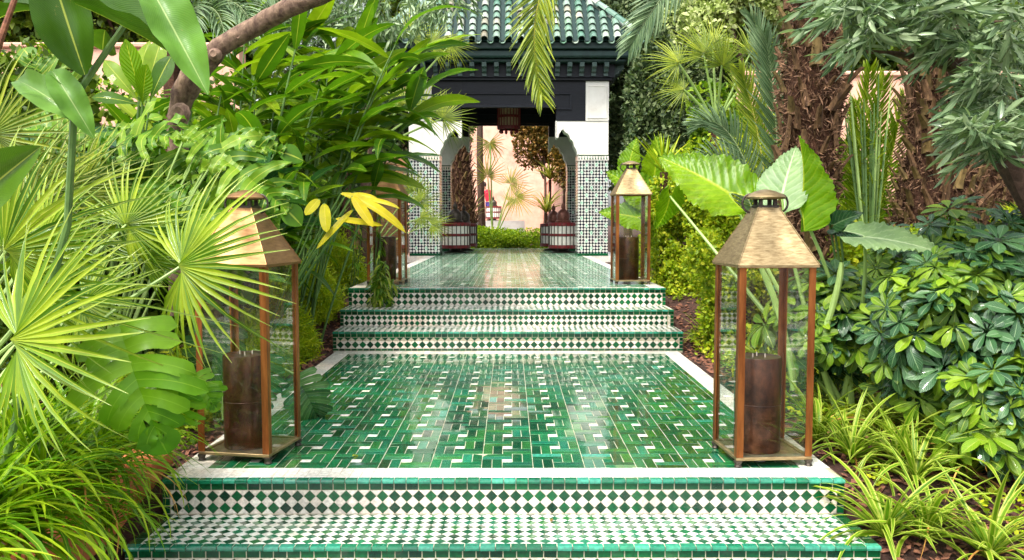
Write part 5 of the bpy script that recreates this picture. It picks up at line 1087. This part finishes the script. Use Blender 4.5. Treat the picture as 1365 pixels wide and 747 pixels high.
# --- schefflera
def whorl(nl, Ln, W, droop, el):
    parts = []; bl = blade(Ln, W, 7, obov, droop, .2, 4)
    for k in range(nl): parts.append(xf(bl, rotz(2 * PI * k / nl + random.gauss(0, .08)) @ rotx(el + random.gauss(0, .07)) @ tr4((0, .012, 0)) @ Matrix.Scale(random.uniform(.8, 1.1), 4)))
    return merge(parts)
WT = [whorl(8, .105, .042, .35, .05), whorl(7, .10, .04, .5, -.15), whorl(9, .11, .042, .3, .2), whorl(8, .12, .046, .8, -.3)]
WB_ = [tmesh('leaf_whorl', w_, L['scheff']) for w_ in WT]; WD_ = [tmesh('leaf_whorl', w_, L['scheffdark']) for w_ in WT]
def schef(label, cx, cy, cz, rad, n, dark, base, group='umbrella plants on the right'):
    z0 = GZ(*base); t = thing('umbrella_plant', label, 'shrub', (*base, z0), group); b = Vector((*base, z0)); extra = []
    for k in range(n):
        th = random.uniform(-PI, PI * .05); u = random.uniform(-.55, 1); rr = math.sqrt(max(0, 1 - u * u)); dirv = Vector((rr * math.cos(th), rr * math.sin(th), u)); bump_ = random.uniform(.82, 1.08)
        p = Vector((cx, cy, cz)) + Vector((dirv.x * rad[0], dirv.y * rad[1], dirv.z * rad[2])) * bump_
        if p.z < z0 + .04: continue
        nm = (dirv * .75 + Vector((0, -.25, .75)) + Vector([random.gauss(0, .3) for _ in range(3)])).normalized(); m4 = orient(Vector((random.gauss(0, 1), random.gauss(0, 1), random.gauss(0, .4))).cross(nm), nm, p, random.uniform(.85, 1.55), b)
        link('leaf_whorl', random.choice(WD_ if random.random() < dark else WB_), t, mtx=m4)
        if k % 6 == 0: tubeobj('stem', t, curve(Vector((0, 0, 0)), p - b, .08, 6), .006, M['stem'], 5)
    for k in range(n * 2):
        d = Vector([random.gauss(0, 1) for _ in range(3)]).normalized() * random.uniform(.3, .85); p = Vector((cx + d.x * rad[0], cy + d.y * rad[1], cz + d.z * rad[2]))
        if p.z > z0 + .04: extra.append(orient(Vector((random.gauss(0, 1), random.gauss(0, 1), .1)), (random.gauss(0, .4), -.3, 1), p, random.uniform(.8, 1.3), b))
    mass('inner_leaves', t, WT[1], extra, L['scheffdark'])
schef('big umbrella plant with glossy dark whorls at the right edge', 2.62, 4.75, .55, (.58, .5, .55), 190, .5, (2.62, 4.9))
schef('bright umbrella plant shoot nearest the lower right', 2.58, 4.25, .22, (.34, .3, .32), 70, .25, (2.6, 4.3))
schef('lighter umbrella plant behind the right lantern glass', 2.12, 5.6, .50, (.42, .45, .42), 90, .3, (2.15, 5.7))
schef('umbrella plant at the back below the stubby palm trunk', 3.2, 5.9, .80, (.75, .6, .5), 170, .35, (3.2, 6.0))
# --- spider plants
SPB = [tmesh('blade', blade(.5, w_, 9, strap, d, .3, 4, side=sd), L['spider']) for d, w_, sd in ((1.2, .030, 0), (1.7, .028, .2), (2.2, .032, -.2), (.7, .028, .1))]
spots = [(1160, 700, 'striped spider plant spilling over the step side at the lower right'), (1235, 700, 'striped spider plant with a pale heart near the bottom edge'), (1320, 720, 'striped spider plant in the lower right corner'), (1135, 610, 'striped spider plant beside the foot of the near right lantern'),
         (1195, 610, 'striped spider plant in the middle of the right bed'), (1240, 570, 'striped spider plant against the umbrella plant'), (1120, 550, 'striped spider plant seen right behind the lantern post'), (1165, 520, 'striped spider plant in front of the dark umbrella leaves'),
         (1070, 520, 'striped spider plant seen through the near right lantern'), (1015, 500, 'striped spider plant behind the left pane of the near right lantern'), (1000, 460, 'striped spider plant at the back beside the lowest step'), (945, 470, 'small striped spider plant at the edge of the lowest step'), (1060, 460, 'striped spider plant below the lime shrub'), (1090, 590, 'striped spider plant tucked against the right foot of the near right lantern'), (1275, 600, 'striped spider plant deep under the dark umbrella leaves'), (1175, 565, 'striped spider plant just above the middle of the right bed'), (1040, 470, 'striped spider plant behind the candle of the near right lantern'), (1290, 650, 'striped spider plant under the right umbrella shoot'), (1220, 655, 'striped spider plant between the two lower right tufts')]
for (px, py, lab) in spots:
    z = -.15 if py > 640 else -.04; d = CR @ Vector(((px - 682.5) / F, (373.5 - py) / F, -1)); k = (z - CAMZ) / d.z; x, y = d.x * k, d.y * k; x = max(x, 1.68)
    tuft(lab, (x, y, GZ(x, y)), 46, .47 if py > 560 else .42, SPB, 'spider_plant', 'spider plant', 'striped spider plants in the right bed', (.45, 1.45))
# --- lily turf on the left
GB = [tmesh('blade', blade(.5, w_, 9, strap, d, .35, 2, side=sd), L['grass']) for d, w_, sd in ((1.4, .019, 0), (1.9, .022, .25), (2.4, .02, -.25), (.9, .018, .1), (2.0, .025, .1))]
for (px, py, Y, n, ln, lab) in ((30, 600, 3.3, 60, .5, 'dark grassy tuft under the lowest fan leaf'), (110, 590, 3.7, 60, .5, 'grassy tuft under the split monstera leaf'), (20, 690, 2.7, 64, .5, 'bright arching grass tuft in the lower left corner'), (90, 680, 3.0, 64, .48, 'arching grass tuft just left of the orange kerb'),
                          (150, 620, 3.55, 60, .45, 'grass tuft hanging over the top end of the orange kerb'), (60, 760, 2.5, 60, .42, 'grass tuft cut by the bottom edge of the photo'), (190, 680, 3.55, 34, .28, 'thin weedy tuft between kerb and tiled step'), (-30, 650, 3.0, 50, .5, 'grass tuft cut by the left edge of the photo'), (55, 640, 3.2, 56, .5, 'arching tuft in the middle of the grass bank'), (150, 700, 2.95, 50, .42, 'tuft falling across the lower end of the orange kerb'), (170, 580, 4.0, 46, .42, 'darker grass tuft under the monstera by the mulch')):
    p = at(px, py, Y); tuft(lab, (min(p.x, -1.76) if 'weedy' not in lab else -1.72, Y, p.z - .08), int(n * 1.7), ln * 1.15, GB, 'lily_turf', 'grass tuft', 'grassy lily turf tufts on the left', (.35, 1.45))
# --- feathery mounds on the left
def feather(label, x, y, rad, n=15000):
    z0 = GZ(x, y); t = thing('asparagus_fern', label, 'fern', (x, y, z0), 'feathery lime mounds left of the landing')
    d = rng.normal(size=(n, 3)); d /= np.linalg.norm(d, axis=1, keepdims=True); d[:, 2] = np.abs(d[:, 2]) * rng.uniform(.2, 1.2, n); tuf = rng.normal(size=(70, 3)); tuf /= np.linalg.norm(tuf, axis=1, keepdims=True); tuf[:, 2] = abs(tuf[:, 2])
    k = rng.integers(0, 70, n); P_ = (tuf[k] * .8 + rng.normal(size=(n, 3)) * .12) * np.array(rad); P_[:, 2] = np.abs(P_[:, 2]); ax = tuf[k] * .6 + rng.normal(size=(n, 3)) * .8
    link('fronds', scatter('fronds', nleaf, P_, basis(ax, rng.normal(size=(n, 3))), rng.uniform(.03, .075, n), L['fern']), t); return t
feather('feathery lime mound nearest the near left lantern', -2.05, 5.6, (.34, .45, .42)); feather('feathery lime mound beside the landing edge', -2.02, 6.5, (.34, .5, .5)); feather('feathery mound against the lowest upper step', -2.1, 7.5, (.36, .5, .62)); feather('feathery mound left of the far left lantern', -2.1, 8.6, (.4, .5, .6)); feather('tall feathery mound behind the far left lantern', -2.15, 10.2, (.42, .6, .7), 18000); feather('small feathery mound behind the lantern glass on the left', -2.3, 5.0, (.32, .3, .32), 9000)
# --- trailing plant by the far left lantern
tp = thing('trailing_plant', 'leafy green trailer hanging over the top step before the far left lantern', 'plant', (-1.30, 8.72, Z3)); TL = [tmesh('leaf', blade(.10, .03, 5, lance, .7, .2), L['philo']), tmesh('leaf', blade(.13, .022, 5, lance, .9, .2), L['frond'])]
for k in range(11):
    x0 = random.uniform(-.09, .09); pts = curve((x0, .10, random.uniform(.02, .3)), (x0 + random.uniform(-.08, .05), -.07, -random.uniform(.12, .28)), .02, 6, (0, -.03, 0)); tubeobj('stem', tp, pts, .004, M['stem'], 5)
    for q in range(14): f = q / 14 * 5; i = int(f); link('leaf', TL[q % 2], tp, mtx=azel(pts[i].lerp(pts[min(5, i + 1)], f - i), random.uniform(2, 4.4), random.uniform(-1.1, .3), 0, random.uniform(1.0, 1.6)))
tp2 = thing('climbing_plant', 'green fern like climber behind the glass of the far left lantern', 'plant', (-1.72, 9.3, .45))
for k in range(8):
    x0 = random.uniform(-.12, .2); pts = curve((x0, 0, 0), (x0 + random.uniform(-.1, .15), -.1, random.uniform(.7, 1.35)), 0, 6, (.05, 0, 0)); tubeobj('stem', tp2, pts, .005, M['stem'], 5)
    for q in range(16): f = q / 16 * 5; i = int(f); link('leaf', TL[q % 2], tp2, mtx=azel(pts[i].lerp(pts[min(5, i + 1)], f - i), random.uniform(0, 6.3), random.uniform(-.9, .5), 0, random.uniform(.8, 1.5)))
# dark strappy leaves below the ginger
tuft('dark narrow leaved tuft below the yellow leaves', (-2.25, 7.0, .15), 40, .5, [tmesh('blade', blade(.5, .02, 7, strap, 1.4, .3), L['gingerdark'])], 'lily_turf', 'grass tuft', None, (.4, 1.3))
# --- bark chips and fallen leaves on the beds
n = 16000; x = np.concatenate([rng.uniform(-3.6, -1.66, n // 2), rng.uniform(1.62, 3.8, n // 2)]); y = rng.uniform(2.0, 9.0, n); keep = ~((x > -2.1) & (x < 0) & (y < 4.2)); x, y = x[keep], y[keep]
P_ = np.stack([x, y, gz(x, y) + .012], -1); chip = ([(-.5, -.3, 0), (.5, -.35, 0), (.45, .3, .0), (-.5, .35, 0), (0, 0, .18)], [[(0, 1, 4), (1, 2, 4), (2, 3, 4), (3, 0, 4)]], [(.5, .5)] * 5)
ax = rng.normal(size=(len(x), 3)); ax[:, 2] *= .25; tag(link('bark_chips', scatter('bark_chips', chip, P_, basis(ax, np.array([0, 0, 1.0]) + rng.normal(size=(len(x), 3)) * .35), rng.uniform(.015, .05, len(x)), M['chip'], False)), 'red brown bark chips covering the planting beds', 'bark chips', None, 'stuff')

# --- low ground cover on the beds
def cover(label, x0, x1, y0, y1, n, mat, size, thr=-.1, hgt=.12):
    x = rng.uniform(x0, x1, n); y = rng.uniform(y0, y1, n); k = np.sin(x * 5.1 + 1.3 * y) * np.cos(y * 3.7 - x * 2) > thr; x, y = x[k], y[k]; m_ = len(x)
    P = np.stack([x, y, gz(x, y) + rng.uniform(.01, hgt, m_)], -1); ax = rng.normal(size=(m_, 3)); ax[:, 2] = np.abs(ax[:, 2]) * .6
    tag(link('ground_cover', scatter('ground_cover', qleaf, P, basis(ax, np.array([0, 0, 1.0]) + rng.normal(size=(m_, 3)) * .4), rng.uniform(.5, 1.3, m_) * size, mat)), label, 'ground cover', None, 'stuff')
cover('small leaved green ground cover on the right bed', 1.72, 4.2, 5.0, 12, 26000, L['fine'], .04)
cover('small leaved green ground cover on the left bed', -4.2, -1.78, 4.6, 12, 22000, L['mid'], .045)
cover('sparse leafy ground cover between the striped tufts', 1.75, 3.8, 3.0, 5.0, 5000, L['fine'], .035, .35, .07)
# --- a few dry leaves on the tiles
dry = [tmesh('dry_leaf', blade(.5, .16, 7, lance, d, .4, 2, .02), L['yellow' if q else 'rust']) for d, q in ((.8, 0), (1.4, 1), (-.6, 0))]
for k, (px, py, z, lab) in enumerate(((735, 697, ZL, 'small curled dry leaf on the checked tread near the middle'), (968, 664, ZL, 'tiny yellow leaf at the foot of the near riser on the right'), (560, 560, 0, 'dry leaf lying on the green landing left of centre'), (880, 520, 0, 'little fallen leaf on the landing near the right lantern'), (470, 610, 0, 'fallen leaf on the landing beside the left lantern'))):
    d = CR @ Vector(((px - 682.5) / F, (373.5 - py) / F, -1)); q_ = (z - CAMZ) / d.z; o = link('fallen_leaf', dry[k % 3], None, mtx=azel((d.x * q_, d.y * q_, z + .006), k * 1.7, .15, 0, .11)); tag(o, lab, 'leaf', 'fallen leaves on the tiles')
